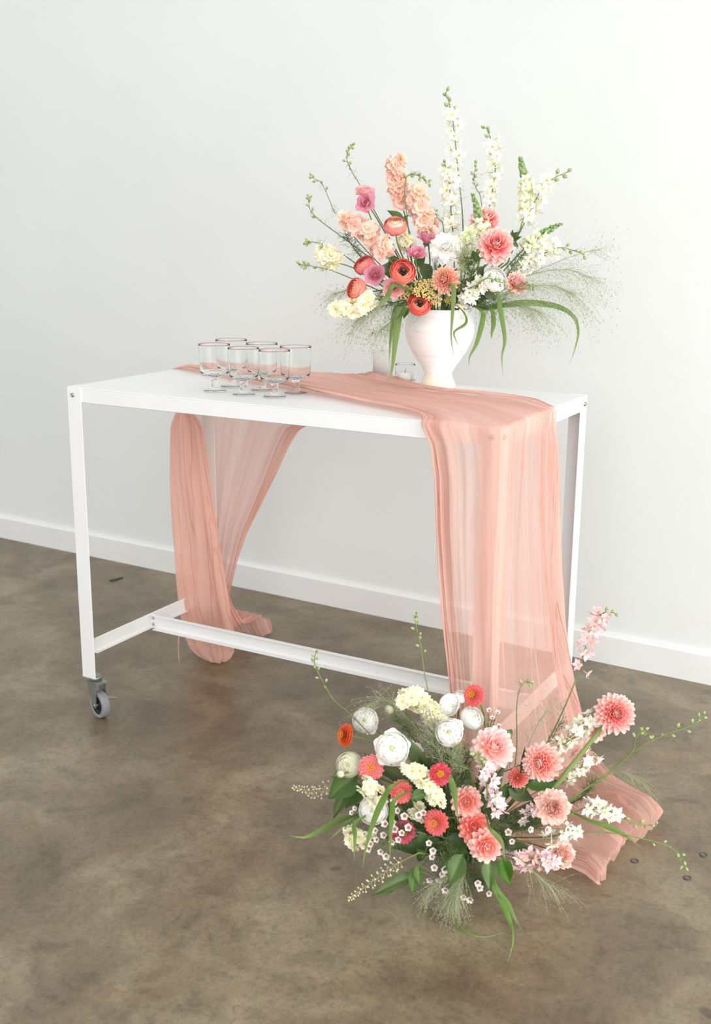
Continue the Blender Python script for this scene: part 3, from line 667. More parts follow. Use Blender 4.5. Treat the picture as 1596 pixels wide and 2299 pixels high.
# ================================================================== flowers
# ------------------------------------------------------------------ plant building blocks
def petal(L, Wd, nu=4, nv=5, base=0.25, widest=0.6, tip=0.35, cup=0.3, bend=0.3, ruffle=0.0, seed=0, notch=0.0, roll=0.0, tpow=1.0):
    """petal growing along +Y from the origin, upper face +Z; tip = width left at the tip (0 = pointed)"""
    rr = random.Random(seed); mb = MB(); vs = []; ts = []
    ph = rr.random() * 6
    for i in range(nv + 1):
        v = i / nv
        if v < widest: w = base + (1 - base) * math.sin(v / widest * math.pi / 2)
        else:
            q = (v - widest) / (1 - widest); w = tip + (1 - tip) * math.sqrt(max(0, 1 - q * q)) if tip > 0.05 else math.cos(q * math.pi / 2) ** 0.8
        w *= Wd / 2
        y = L * v; z = bend * L * v * v
        for j in range(nu + 1):
            u = j / nu * 2 - 1
            yy = y - (L * 0.16 * u * u * (v ** 2)) * (1 if tip > 0.05 else 0.2) - (notch * L * (1 - abs(u)) * v ** 4)
            zz = z + cup * w * u * u + roll * w * abs(u) ** 1.5
            if ruffle: zz += ruffle * L * v * v * math.sin(u * 5.2 + ph + v * 2) ; yy += ruffle * 0.5 * L * v * v * math.cos(u * 6.1 + ph)
            vs.append((u * w, yy, zz)); ts.append(v ** tpow)
    fs = [(i * (nu + 1) + j, i * (nu + 1) + j + 1, (i + 1) * (nu + 1) + j + 1, (i + 1) * (nu + 1) + j) for i in range(nv) for j in range(nu)]
    return mb.add(vs, fs, ts)
def ball(r, seg=8, rings=5, sz=1.0, c=(0, 0, 0)):
    pr = [(max(1e-5, r * math.sin(math.pi * i / rings)), -r * sz * math.cos(math.pi * i / rings)) for i in range(rings + 1)]
    return lathe(pr, seg, M=T(c))
def bud_shape(r, l, seg=7):
    """pointed bud along +Y from the origin"""
    pr = [(r * 0.15, 0), (r * 0.8, l * 0.18), (r, l * 0.42), (r * 0.72, l * 0.72), (r * 0.28, l * 0.94), (r * 0.02, l)]
    return lathe(pr, seg, M=RX(-math.pi / 2))
MESH = {}
def cached(key, fn):
    if key not in MESH: MESH[key] = fn()
    return MESH[key]
def place(name, me, parent, M):
    o = bpy.data.objects.new(name, me); COL.objects.link(o); o.parent = parent; o.matrix_basis = M
    return o
def bez(p0, p1, p2, p3, n):
    out = []
    for i in range(n):
        t = i / (n - 1); a = 1 - t
        out.append(p0 * a ** 3 + p1 * (3 * a * a * t) + p2 * (3 * a * t * t) + p3 * t ** 3)
    return out

# ---- where the arrangements stand
FLC = on_z(1035, 1925, 0.0)                    # middle of the floor arrangement
AXF = FLC.copy()
BOWLZ = 0.055
def dome(px, py, xc, yc, a, b, d):
    q = 1 - ((px - xc) / a) ** 2 - ((py - yc) / b) ** 2
    return d * math.sqrt(max(0, q))
def posv(px, py, off=None):
    if off is None: off = dome(px, py, 985, 640, 260, 210, 0.17) - 0.0
    return on_v(px, py, AXV, off)
def posf(px, py, off=None):
    if off is None: off = dome(px, py, 1035, 1860, 330, 300, 0.20)
    p = on_v(px, py, AXF, off)
    if p.z < 0.010: p = on_z(px, py, 0.010)
    return p
def face_dir(dx, dy):
    """facing: dx right, dy up in the picture, remainder towards the camera"""
    z = math.sqrt(max(0.0, 1 - dx * dx - dy * dy)); return (CR * dx + CU * dy - FW * z).normalized()
class Spot:
    """where a stem comes from: the vase or the floor bowl"""
    def __init__(s, kind): s.kind = kind; s.pos = posv if kind == 'v' else posf
    def root(s, head):
        if s.kind == 'v':
            d = head - MOUTH; d.z = 0; d = d.normalized() * min(d.length, 1) if d.length > 1e-6 else d
            return MOUTH + Vector((-d.x * 0.02 + R.uniform(-.012, .012), -d.y * 0.02 + R.uniform(-.012, .012), -VH * 0.52))
        d = head - FLC; d.z = 0
        return FLC + Vector((R.uniform(-.035, .035), R.uniform(-.03, .03), 0.004))
    def path(s, head, face=None, n=10, droop=0.0):
        r = s.root(head)
        if s.kind == 'v':
            d = head - MOUTH; d.z = 0; L = d.length; d = d.normalized() if L > 1e-6 else Vector((0, 0, 0))
            m = MOUTH + d * min(L, VR * 0.72); m.z = MOUTH.z + 0.012
            low = max(0.0, 0.10 - (head.z - MOUTH.z))
            p1 = m + d * 0.01 + Vector((0, 0, 0.05 + 0.5 * low))
            e = head - (face * 0.05 if face else Vector((0, 0, 0.03)))
            a = catmull([r, MOUTH + d * min(L, VR * 0.55) + Vector((0, 0, -0.01)), m.lerp(p1, 0.45)], 5)[:-1]
            q = a[-1]; dist = (head - q).length
            up = Vector((d.x * 0.5, d.y * 0.5, 1)).normalized()
            c1 = q + up * dist * (0.35 + 0.6 * low); c2 = head - (face * dist * 0.3 if face else Vector((0, 0, dist * 0.2)))
            return a[:-1] + bez(q, c1, c2, head, n)
        dist = (head - r).length; d = head - r; d.z = 0
        d = d.normalized() if d.length > 1e-6 else d
        c1 = r + Vector((d.x * 0.25, d.y * 0.25, 1)).normalized() * dist * 0.45
        c2 = head - (face * dist * 0.30 if face else Vector((0, 0, dist * 0.2)))
        c2.z = max(c2.z, 0.02)
        return bez(r, c1, c2, head, n)
SV, SF = Spot('v'), Spot('f')
def stem_part(root_obj, pts, r0=0.0022, r1=0.0018, mat=None, name='stem'):
    b = root_obj.location
    return tube([p - b for p in pts], r0, r1, 6).build(name, mat or M_STEM, root_obj)
def start(spot, name, label, cat, group, head, face=None, r0=0.0024, r1=0.0019, n=10, mat=None):
    pts = spot.path(head, face, n); t = thing(name, label, cat, pts[0], group)
    stem_part(t, pts, r0, r1, mat)
    return t, pts
def calyx(t, head, face, r, mat=None):
    key = ('calyx',)
    me = cached(key, lambda: lathe([(0.12, -0.75), (0.55, -0.62), (0.95, -0.25), (1.0, 0.0), (0.6, 0.05)], 10).mesh('calyx', M_STEM))
    return place('calyx', me, t, T(head - t.location) @ frame_z(face) @ SC(r))

# ---- ranunculus: wrapped, overlapping shells
def shell_petal(r, th0, th1, half, wav, seed, flat, n=5):
    rr = random.Random(seed); ph = rr.random() * 6; mb = MB(); vs = []; ts = []
    for i in range(n + 1):
        v = i / n
        for j in range(n + 1):
            u = j / n * 2 - 1
            th = th1 + (th0 - th1) * v
            th += (1 - math.sqrt(max(0, 1 - 0.75 * u * u))) * 0.55 * v * (th1 - th0)
            ph_ = u * half * (0.55 + 0.45 * math.sin(min(1, v * 1.25) * math.pi / 2))
            rad = r * (1 - 0.07 * v ** 3 + wav * v * v * math.sin(u * 4 + ph) + 0.05 * v * v * abs(u))
            vs.append((rad * math.sin(th) * math.cos(ph_), rad * math.sin(th) * math.sin(ph_), rad * math.cos(th) * flat)); ts.append(v * 0.55 + 0.45 * v * v)
    fs = [(i * (n + 1) + j, i * (n + 1) + j + 1, (i + 1) * (n + 1) + j + 1, (i + 1) * (n + 1) + j) for i in range(n) for j in range(n)]
    return mb.add(vs, fs, ts)
def ranunculus(spot, px, py, rpx, mat, label, group, f=(0, .35), eye=None, off=None, mats=None, skirt=0, flat=0.82, name='ranunculus'):
    head = spot.pos(px, py, off); face = face_dir(*f); rad = rpx * mpp(head)
    neck = head - face * rad * 0.75
    t, pts = start(spot, name, label, 'flower', group, neck, face)
    B = T(head - t.location) @ frame_z(face) @ SC(rad)
    calyx(t, neck + face * rad * 0.1, face, rad * 0.32)
    rings = 11
    for k in range(rings):
        q = k / (rings - 1); r = 0.30 + 0.68 * q
        mm = mats[min(int(q * len(mats)), len(mats) - 1)] if mats else mat
        if eye == 'dark': th0 = math.radians(34 + 44 * q ** 1.2)
        else: th0 = math.radians(10 + 66 * q ** 1.15)
        n = [3, 3, 4, 4, 4, 5, 5, 5, 5, 6, 6][k]
        if eye == 'dark' and k < 4: continue
        me = cached(('ran', mm.name, k, eye), lambda: shell_petal(r, th0, math.radians(150), math.pi / n * 1.5, 0.015, k * 7 + 1, flat).mesh('petal', mm))
        for i in range(n):
            place('petal', me, t, B @ RZ(2 * math.pi * (i + 0.37 * k) / n + R.uniform(-.1, .1)) @ RX(R.uniform(-.05, .05)) @ SC(R.uniform(0.96, 1.04)))
    for i in range(skirt):
        me = cached(('skirt', mat.name), lambda: petal(0.80, 1.0, 5, 5, 0.5, 0.6, 0.5, 0.30, 0.25, 0.02, 3).mesh('petal', mat))
        a = R.uniform(3.4, 5.9) if skirt < 3 else 2 * math.pi * i / skirt
        place('petal', me, t, B @ RZ(a) @ T((0, 0.42, -0.42)) @ RX(0.28 + R.uniform(-.15, .1)))
    if eye == 'dark':
        me = cached(('eye_dark',), lambda: ball(0.20, 10, 6, 0.9).mesh('eye', M_DARKC)); place('eye', me, t, B @ T((0, 0, 0.22)))
        def st():
            mb = MB(); rr = random.Random(2)
            for i in range(34):
                a = rr.uniform(0, 6.28); d = rr.uniform(0.2, 0.34); mb.merge(tube([(0, 0, 0.05), (d * .7 * math.cos(a), d * .7 * math.sin(a), 0.25), (d * math.cos(a), d * math.sin(a), 0.34)], 0.012, 0.018, 4))
            return mb.mesh('stamens', M_DARKC)
        tag(place('stamens', cached(('stamens',), st), t, B), kind='stuff')
    else:
        me = cached(('eye_green', mat.name), lambda: ball(0.24, 10, 6, 0.85).mesh('heart', M_GREENC if mat in (P_WHITE, P_CREAMG) else (mats[0] if mats else mat)))
        place('heart', me, t, B @ T((0, 0, 0.10)))
    return t

# ---- dahlia
def dahlia(spot, px, py, rpx, mat, label, group, f=(0, .35), off=None, loose=False, r0=0.0038, name='dahlia', via=None):
    head = spot.pos(px, py, off); face = face_dir(*f); rad = rpx * mpp(head)
    neck = head - face * rad * 0.55
    if via:
        pts = catmull([spot.root(head)] + [spot.pos(*q) for q in via] + [neck], 14); t = thing(name, label, 'flower', pts[0], group); stem_part(t, pts, r0, r0 * 0.85)
    else: t, pts = start(spot, name, label, 'flower', group, neck, face, r0, r0 * 0.8)
    B = T(head - t.location) @ frame_z(face) @ SC(rad)
    calyx(t, neck + face * rad * 0.12, face, rad * 0.34)
    if loose: rings = [(5, .28, .26, 80, .22), (7, .38, .34, 66, .22), (9, .50, .40, 52, .18), (11, .60, .44, 36, .10), (12, .68, .46, 20, .02), (13, .72, .48, 4, -.08), (12, .72, .48, -16, -.2), (10, .66, .46, -36, -.3)]
    else: rings = [(7, .18, .14, 84, .36), (10, .25, .18, 72, .36), (13, .32, .21, 60, .33), (15, .40, .24, 47, .27), (17, .48, .26, 34, .2), (18, .56, .28, 20, .11), (18, .62, .30, 5, .0), (17, .64, .31, -11, -.12), (15, .62, .31, -30, -.24)]
    for k, (n, L, Wd, el, z) in enumerate(rings):
        me = cached(('dah', mat.name, k, loose), lambda: petal(L, Wd, 4, 4, 0.5, 0.62, 0.55, 0.62 if not loose else 0.36, 0.25 if el > 30 else 0.10, 0.01 if not loose else 0.05, k, 0, 0.25 if not loose else 0.1).mesh('petal', mat))
        for i in range(n):
            e = math.radians(el + R.uniform(-5, 5) * (2 if loose else 1))
            place('petal', me, t, B @ RZ(2 * math.pi * (i + 0.5 * (k % 2)) / n + R.uniform(-.06, .06)) @ T((0, 0.30 * math.cos(e), 0.30 * math.sin(e) + z * 0.4)) @ RX(e) @ SC(R.uniform(.92, 1.06)))
    me = cached(('dahc', mat.name), lambda: ball(0.36, 12, 8, 0.95).mesh('heart', mat)); place('heart', me, t, B @ T((0, 0, 0.02)))
    return t

# ---- zinnia
def zinnia(spot, px, py, rpx, mat, label, group, f=(0, .4), off=None):
    head = spot.pos(px, py, off); face = face_dir(*f); rad = rpx * mpp(head); neck = head - face * rad * 0.3
    t, pts = start(spot, 'zinnia', label, 'flower', group, neck, face, 0.0024, 0.0022)
    B = T(head - t.location) @ frame_z(face) @ SC(rad)
    calyx(t, neck + face * rad * 0.12, face, rad * 0.36)
    for k, (n, L, Wd, el, d, z) in enumerate([(10, .28, .26, 50, .26, .24), (13, .36, .30, 36, .30, .20), (15, .44, .33, 22, .34, .14), (17, .52, .35, 10, .40, .06), (18, .56, .37, -2, .46, -.02), (16, .56, .38, -16, .50, -.10)]):
        me = cached(('zin', mat.name, k), lambda: petal(L, Wd, 4, 4, 0.45, 0.62, 0.5, -0.18, 0.0, 0.0, k, 0.03).mesh('petal', mat))
        for i in range(n):
            e = math.radians(el + R.uniform(-5, 5))
            place('petal', me, t, B @ RZ(2 * math.pi * (i + 0.5 * (k % 2)) / n + R.uniform(-.07, .07)) @ T((0, d, z)) @ RX(e) @ SC(R.uniform(.93, 1.05)))
    me = cached(('zinc',), lambda: ball(0.30, 12, 6, 0.75).mesh('cone', petal_mat('zinnia_cone', [(0, (120, 50, 30)), (1, (196, 96, 40))], 0))); place('cone', me, t, B @ T((0, 0, 0.14)))
    def disc():
        mb = MB(); rr = random.Random(5)
        for i in range(22):
            a = i * 2.4; d = 0.06 + 0.24 * math.sqrt(i / 22); h = 0.36 - d * 0.35
            for j in range(5):
                mb.merge(petal(0.10, 0.055, 1, 2, 0.5, 0.5, 0.1, 0, 0.2), T((d * math.cos(a), d * math.sin(a), h)) @ RZ(a + j * 1.257) @ RX(0.35))
        return mb.mesh('stamens', M_CORALSEED)
    tag(place('stamens', cached(('zind',), disc), t, B), kind='stuff')
    return t

# ---- ruffled blooms: lisianthus, carnation, peony
def ruffled(spot, px, py, rpx, mat, label, group, f=(0, .3), off=None, rings=None, name='lisianthus', ruff=0.07, heart=None):
    head = spot.pos(px, py, off); face = face_dir(*f); rad = rpx * mpp(head); neck = head - face * rad * 0.7
    t, pts = start(spot, name, label, 'flower', group, neck, face, 0.0020, 0.0017)
    B = T(head - t.location) @ frame_z(face) @ SC(rad)
    calyx(t, neck + face * rad * 0.12, face, rad * 0.28)
    rings = rings or [(4, .62, .62, 82), (5, .85, .85, 66), (5, 1.0, 1.0, 50), (6, 1.1, 1.1, 36)]
    for k, (n, L, Wd, el) in enumerate(rings):
        me = cached(('ruf', mat.name, k, name, len(rings)), lambda: petal(L, Wd, 5, 5, 0.30, 0.72, 0.72, 0.42, 0.12 if el > 40 else -0.12, ruff, k * 3 + 1).mesh('petal', mat))
        for i in range(n):
            e = math.radians(el + R.uniform(-7, 7))
            place('petal', me, t, B @ RZ(2 * math.pi * (i + 0.37 * k) / n + R.uniform(-.15, .15)) @ T((0, 0.06, -0.55)) @ RX(e) @ SC(R.uniform(.92, 1.06)))
    if heart:
        me = cached(('hrt', heart.name), lambda: ball(0.13, 8, 5, 1.6).mesh('heart', heart)); place('heart', me, t, B @ T((0, 0, -0.25)))
    return t
PEONY = [(8, .55, .34, 84), (10, .70, .40, 72), (12, .85, .46, 58), (12, 1.0, .52, 42), (12, 1.12, .56, 24), (10, 1.15, .6, 6), (9, 1.1, .66, -14)]
CARN = [(8, .80, .5, 88), (10, .95, .58, 76), (11, 1.04, .64, 62), (12, 1.10, .70, 46), (11, 1.12, .74, 30), (9, 1.1, .78, 12)]

# ---- spikes: stock, larkspur, snapdragon, bud stems
def stock_floret(mat, seed):
    def mk():
        mb = MB(); rr = random.Random(seed)
        for n, L, Wd, el, z in [(4, .42, .42, 58, .10), (6, .80, .70, 26, .04), (7, 1.0, .80, 2, -.06)]:
            for i in range(n):
                mb.merge(petal(L * rr.uniform(.88, 1.08), Wd, 3, 3, 0.25, 0.72, 0.7, 0.12, 0.06, 0.13, rr.randint(0, 99), 0.10), RZ(6.283 * (i + rr.uniform(-.15, .15)) / n) @ T((0, .03, z)) @ RX(math.radians(el + rr.uniform(-9, 9))))
        return mb.mesh('floret', mat)
    return cached(('stf', mat.name, seed), mk)
def lark_floret(mat, seed):
    def mk():
        mb = MB(); rr = random.Random(seed)
        for n, L, Wd, el, z in [(5, .50, .28, 52, .06), (6, 1.0, .54, 12, 0.0)]:
            for i in range(n):
                mb.merge(petal(L * rr.uniform(.9, 1.1), Wd, 3, 4, 0.22, 0.62, 0.30, 0.25, 0.10, 0.08, rr.randint(0, 99)), RZ(6.283 * (i + rr.uniform(-.12, .12)) / n) @ T((0, .04, z)) @ RX(math.radians(el + rr.uniform(-22, 26))))
        mb.merge(ball(0.13, 6, 4, 1, (0, 0, 0.10)), mi=1)
        mb.merge(tube([(0, 0, 0), (0.1, 0, -0.4), (0.3, 0, -0.75)], 0.10, 0.02, 5), mi=0)
        return mb.mesh('floret', [mat, M_CORALSEED if seed % 2 else M_GREENC])
    return cached(('lkf', mat.name, seed), mk)
def snap_floret(mat):
    def mk():
        mb = MB()
        mb.merge(lathe([(0.16, -0.5), (0.30, -0.2), (0.40, 0.1), (0.42, 0.3)], 8))
        for a, L in ((0.5, .75), (-0.5, .75), (2.6, .7), (3.14, .62), (3.68, .7)):
            mb.merge(petal(L, .62, 3, 4, 0.5, 0.6, 0.5, 0.35, -0.35, 0.05, int(a * 10) % 17), RZ(a) @ T((0, 0.22, 0.22)) @ RX(0.75))
        mb.merge(ball(0.30, 8, 5, 0.8, (0, -0.12, 0.38)))
        return mb.mesh('floret', mat)
    return cached(('snf', mat.name), mk)
def spike(spot, name, label, cat, group, path, spec, mat, off=None, r0=0.0021, r1=0.0010, cutroot=False, smat=None, budmat=None, leaves=True):
    """path: picture points from tip to base (px, py[, off]); spec: list of (kind, v0, v1, n, size_px, stalk_px); v = 0 tip .. 1 last path point"""
    P = [spot.pos(q[0], q[1], q[2] if len(q) > 2 else off) for q in path]
    r = spot.root(P[-1])
    if spot.kind == 'v':
        d = P[-1] - MOUTH; d.z = 0; d = d.normalized() if d.length > 1e-6 else d
        m = MOUTH + d * min((Vector((P[-1].x, P[-1].y, 0)) - Vector((MOUTH.x, MOUTH.y, 0))).length, VR * 0.7) + Vector((0, 0, 0.02))
        base = [m, r] if P[-1].z > MOUTH.z + 0.03 else [m + Vector((0, 0, 0.02)), r]
    else: base = [r.lerp(P[-1], 0.3) + Vector((0, 0, 0.02)), r]
    visible = catmull(P, 24)
    full = (visible[:-1] + catmull([P[-1]] + base, 8))[::-1]
    t = thing(name, label, cat, full[0], group)
    b = t.location
    tube([p - b for p in full], r0, r1, 6).build('stem', smat or M_STEM, t)
    k = mpp(P[0]); ang = R.uniform(0, 6.28)
    def at(v):
        x = min(max(v, 0), 0.999) * (len(visible) - 1); i = int(x); p = visible[i].lerp(visible[i + 1], x - i)
        tg = (visible[i] - visible[i + 1]).normalized(); return p, tg     # towards the tip
    if name in ('larkspur_bud_stem', 'larkspur_spike'): bracts(t, visible, k, 22, random.Random(len(label) + int(path[0][0])))
    for kind, v0, v1, n, size, stalk in spec:
        for i in range(n):
            v = v0 + (v1 - v0) * ((i + 0.5) / n); p, tg = at(v); ang += 2.4 + R.uniform(-.3, .3)
            F = frame_z(tg, Vector((0.3, 0.9, 0.1))); out = (F @ Vector((math.cos(ang), math.sin(ang), 0, 0))).to_3d()
            out = (out - FW * 0.35).normalized() if kind in ('stock', 'lark', 'larkp', 'larkl', 'snap') else out
            s = size * k * R.uniform(.82, 1.12) * ((0.75 + 0.85 * i / n) if kind == 'sbud' else 1)
            if kind == 'sbud': stalk = 1.5 + 4.5 * i / n
            if kind == 'bud' or kind == 'sbud' or kind == 'gbud':
                g = 0.9 if kind == 'bud' else 0.6
                d = (out * g + tg * (0.9 if kind == 'bud' else 1.1)).normalized(); q = p + d * stalk * k
                mm = budmat or (M_BUD if kind == 'bud' else M_SNAPB)
                me = cached(('bud', kind, mm.name), lambda: bud_shape(0.42 if kind == 'bud' else 0.5, 1.25 if kind == 'bud' else 1.0).mesh('bud', mm))
                bo_ = place('bud', me, t, T(q - b) @ frame_z(d) @ RX(math.pi / 2) @ SC(s))
                if stalk > 3:
                    tube([p - b, p.lerp(q, .5) + tg * stalk * k * 0.1 - b, q - b], 0.0008, 0.0006, 4).build('stalk', M_STEM, t)
            else:
                q = p + out * stalk * k * R.uniform(.6, 1.45)
                if kind == 'stock': me = stock_floret(mat, i % 3)
                elif kind in ('lark', 'larkp', 'larkl'): me = lark_floret(mat, i % 4)
                else: me = snap_floret(mat)
                fd = (out + tg * 0.25).normalized()
                if kind == 'snap': fd = (out + tg * 0.1).normalized()
                fd = (fd + Vector((R.uniform(-1, 1), R.uniform(-1, 1), R.uniform(-1, 1))) * (0.45 if kind.startswith('lark') else 0.2)).normalized()
                place('floret', me, t, T(q - b) @ frame_z(fd, tg) @ RZ(R.uniform(-3.1, 3.1) if kind != 'snap' else 0) @ SC(s))
                if stalk > 9: tube([p - b, q - b], 0.0008, 0.0007, 4).build('stalk', M_STEM, t)
    return t
def bracts(t, vis, k, n, rr):
    mb = MB(); b = t.location
    for i in range(n):
        x = rr.uniform(0.15, 0.9) * (len(vis) - 2); j = int(x); p = vis[j].lerp(vis[j + 1], x - j)
        d = Vector((rr.gauss(0, 1), rr.gauss(0, 1), rr.gauss(0, 1))).normalized(); L = rr.uniform(10, 20) * k
        e = p + d * L; e.z = max(e.z, 0.004)
        mb.merge(tube([p - b, p.lerp(e, .5) - b + Vector((0, 0, L * .12)), e - b], 0.00035, 0.0002, 3))
    tag(mb.build('bracts', M_FEATH, t), kind='stuff')
BUDS = [('bud', 0.0, 0.10, 4, 7, 3), ('bud', 0.10, 0.55, 6, 7.5, 7)]
def budstem(spot, label, group, path, spec=None, off=None, cat='bud stem', **kw):
    return spike(spot, 'larkspur_bud_stem', label, cat, group, path, spec or BUDS, P_LARK, off, 0.0016, 0.0009, **kw)

# ---- leaves, blades, feathery greens, panicles
def leaf_mesh(L, Wd, bend, fold, seed, n=8, serr=0.0):
    mb = MB(); vs = []; ts = []; rr = random.Random(seed); ph = rr.random() * 5
    us = [-1, -0.66, -0.33, 0, 0.33, 0.66, 1]
    for i in range(n + 1):
        v = i / n; w = Wd / 2 * (1.12 * math.sin(math.pi * min(1, v ** 0.72)) ** 0.85 * (1 - v) ** 0.22 if 0 < v < 1 else 0.02)
        for u in us:
            vs.append((u * w * (1 + serr * (i % 2)), L * v + 0.02 * L * math.sin(ph + u), bend * L * v * v + fold * abs(u) * w + 0.02 * L * math.sin(v * 7 + ph + u * 2)))
            ts.append(0.5 + 0.5 * u if abs(u) > 0.01 else 0.5)
    m = len(us); fs = [(i * m + j, i * m + j + 1, (i + 1) * m + j + 1, (i + 1) * m + j) for i in range(n) for j in range(m - 1)]
    return mb.add(vs, fs, ts)
def sprig(spot, label, group, leaves, off=None, mat=None, name='leafy_sprig', cat='foliage'):
    """leaves: (base px, base py, tip px, tip py, width px[, off_base, off_tip])"""
    mat = mat or M_LEAF
    b0 = [spot.pos(l[0], l[1], l[5] if len(l) > 5 else off) for l in leaves]
    far = max(b0, key=lambda p: (p - spot.root(p)).length)
    pts = spot.path(far, None, 8); t = thing(name, label, cat, pts[0], group); b = t.location
    stem_part(t, pts, 0.0018, 0.0012)
    for i, l in enumerate(leaves):
        p = b0[i]; q = spot.pos(l[2], l[3], l[6] if len(l) > 6 else off)
        if q.z < 0.02 and spot.kind == 'f': q.z = 0.02
        y = q - p; L = y.length; y = y.normalized(); k = mpp(p)
        nrm = (Vector((0, 0, 1)) * 0.6 - FW * 0.8 + CR * R.uniform(-.4, .4)); nrm = (nrm - y * nrm.dot(y)).normalized(); x = y.cross(nrm)
        F = Matrix(((x.x, y.x, nrm.x, 0), (x.y, y.y, nrm.y, 0), (x.z, y.z, nrm.z, 0), (0, 0, 0, 1)))
        leaf_mesh(L, l[4] * k, R.uniform(-.12, -.02), R.uniform(.15, .4), i * 3 + len(label)).build('leaf', mat, t).matrix_basis = T(p - b) @ F
        # petiole back to the stem
        c = min(pts, key=lambda s: (s - p).length)
        if (c - p).length > 0.003: tube([c - b, (c * .5 + p * .5) - b + Vector((0, 0, .004)), p - b + y * 0.004], 0.0012, 0.0009, 5).build('leaf_stalk', M_STEM, t)
    return t
def blade(spot, label, group, path, wpx, off=None, floor=False, name='grass_blade', mat=None, rooted=True):
    P = [(on_z(q[0], q[1], 0.006) if floor == 2 else spot.pos(q[0], q[1], q[2] if len(q) > 2 else off)) for q in path]
    if rooted:
        r = spot.root(P[0])
        if spot.kind == 'v':
            d = P[0] - MOUTH; d.z = 0; d = d.normalized() if d.length > 1e-6 else d
            m = MOUTH + d * VR * 0.70 + Vector((0, 0, 0.010)); rim = MOUTH + d * VR * 1.12 + Vector((0, 0, 0.024))
            P = [r, m, rim] + (P[1:] if (P[0] - rim).length < 0.04 or (P[0] - MOUTH).xy.length < VR * 1.1 else P)
        else: P = [r, r.lerp(P[0], .6) + Vector((0, 0, 0.06))] + P
        skip = 3 if spot.kind == 'v' else 2
    else: skip = 0
    n = 8 * len(P); C = catmull(P, n); t = thing(name, label, 'grass blade', C[0], group); b = t.location
    k = mpp(P[-1]); mb = MB(); vs = []; ts = []
    v0 = skip / (len(P) - 1) if skip else 0
    for i, p in enumerate(C):
        v = i / (n - 1); tg = (C[min(i + 1, n - 1)] - C[max(i - 1, 0)]).normalized()
        w = wpx * k * 0.46 * (0.30 + 0.70 * min(1, max(0, v - v0 * 0.75) / max(v0 * 0.25 + 0.14, 0.15))) * (1 if v < v0 + 0.2 else max(0.04, (1 - (v - v0 - 0.2) / (0.8 - v0)) ** 1.15 if v < 1 else 0.04))
        side = tg.cross(FW); side = side.normalized() if side.length > 1e-5 else CR
        side = (side + FW * 0.45 * math.sin(v * 5)).normalized(); nn = tg.cross(side).normalized()
        vs += [p - side * w - b, p + nn * w * 0.35 - b, p + side * w - b]; ts += [v, v, v]
    fs = []
    for i in range(n - 1): fs += [(i * 3, i * 3 + 1, i * 3 + 4, i * 3 + 3), (i * 3 + 1, i * 3 + 2, i * 3 + 5, i * 3 + 4)]
    mb.add(vs, fs, ts).build('blade', mat or M_BLADE, t)
    return t
def feather(spot, label, group, path, n, lenpx, off=None, mat=None, name='feathery_sprig', seed=1, hr=0.00045):
    """fine needle foliage along a stem"""
    P = [spot.pos(q[0], q[1], q[2] if len(q) > 2 else off) for q in path]
    pre = [spot.root(P[0])]
    if spot.kind == 'v':
        d = P[0] - MOUTH; d.z = 0; L0 = d.length; d = d.normalized() if L0 > 1e-6 else d
        pre.append(MOUTH + d * min(L0, VR * 0.66) + Vector((0, 0, 0.012)))
        if L0 > VR and P[0].z < MOUTH.z + 0.03: P[0] = MOUTH + d * max(L0, VR * 1.12) + Vector((0, 0, 0.032))
    C = catmull(pre + P, 18); t = thing(name, label, 'foliage', C[0], group); b = t.location
    stem_part(t, C, 0.0016, 0.0008, M_STEMD); rr = random.Random(seed); k = mpp(P[0]); mb = MB()
    for i in range(n):
        x = rr.uniform(0.3, 0.995) * (len(C) - 1); j = int(x); p = C[j].lerp(C[j + 1], x - j); tg = (C[j + 1] - C[j]).normalized()
        d = Vector((rr.gauss(0, 1), rr.gauss(0, 1), rr.gauss(0, 1))).normalized(); d = (d + tg * 0.5).normalized()
        L = lenpx * k * rr.uniform(.5, 1.1); e = p + d * L + Vector((0, 0, rr.uniform(-.2, .3) * L))
        e.z = max(e.z, 0.004); m_ = p.lerp(e, .55) + Vector((rr.gauss(0, 1), rr.gauss(0, 1), rr.gauss(0, 1))) * L * 0.07
        mb.merge(tube([p - b, m_ - b, e - b], hr, hr * 0.5, 3))
        for _ in range(2):
            e2 = m_ + (d + Vector((rr.gauss(0, 1), rr.gauss(0, 1), rr.gauss(0, 1))) * 0.6).normalized() * L * 0.4; e2.z = max(e2.z, 0.004)
            mb.merge(tube([m_ - b, e2 - b], hr * 0.8, hr * 0.5, 3))
    tag(mb.build('needles', mat or M_FEATH, t), kind='stuff')
    return t
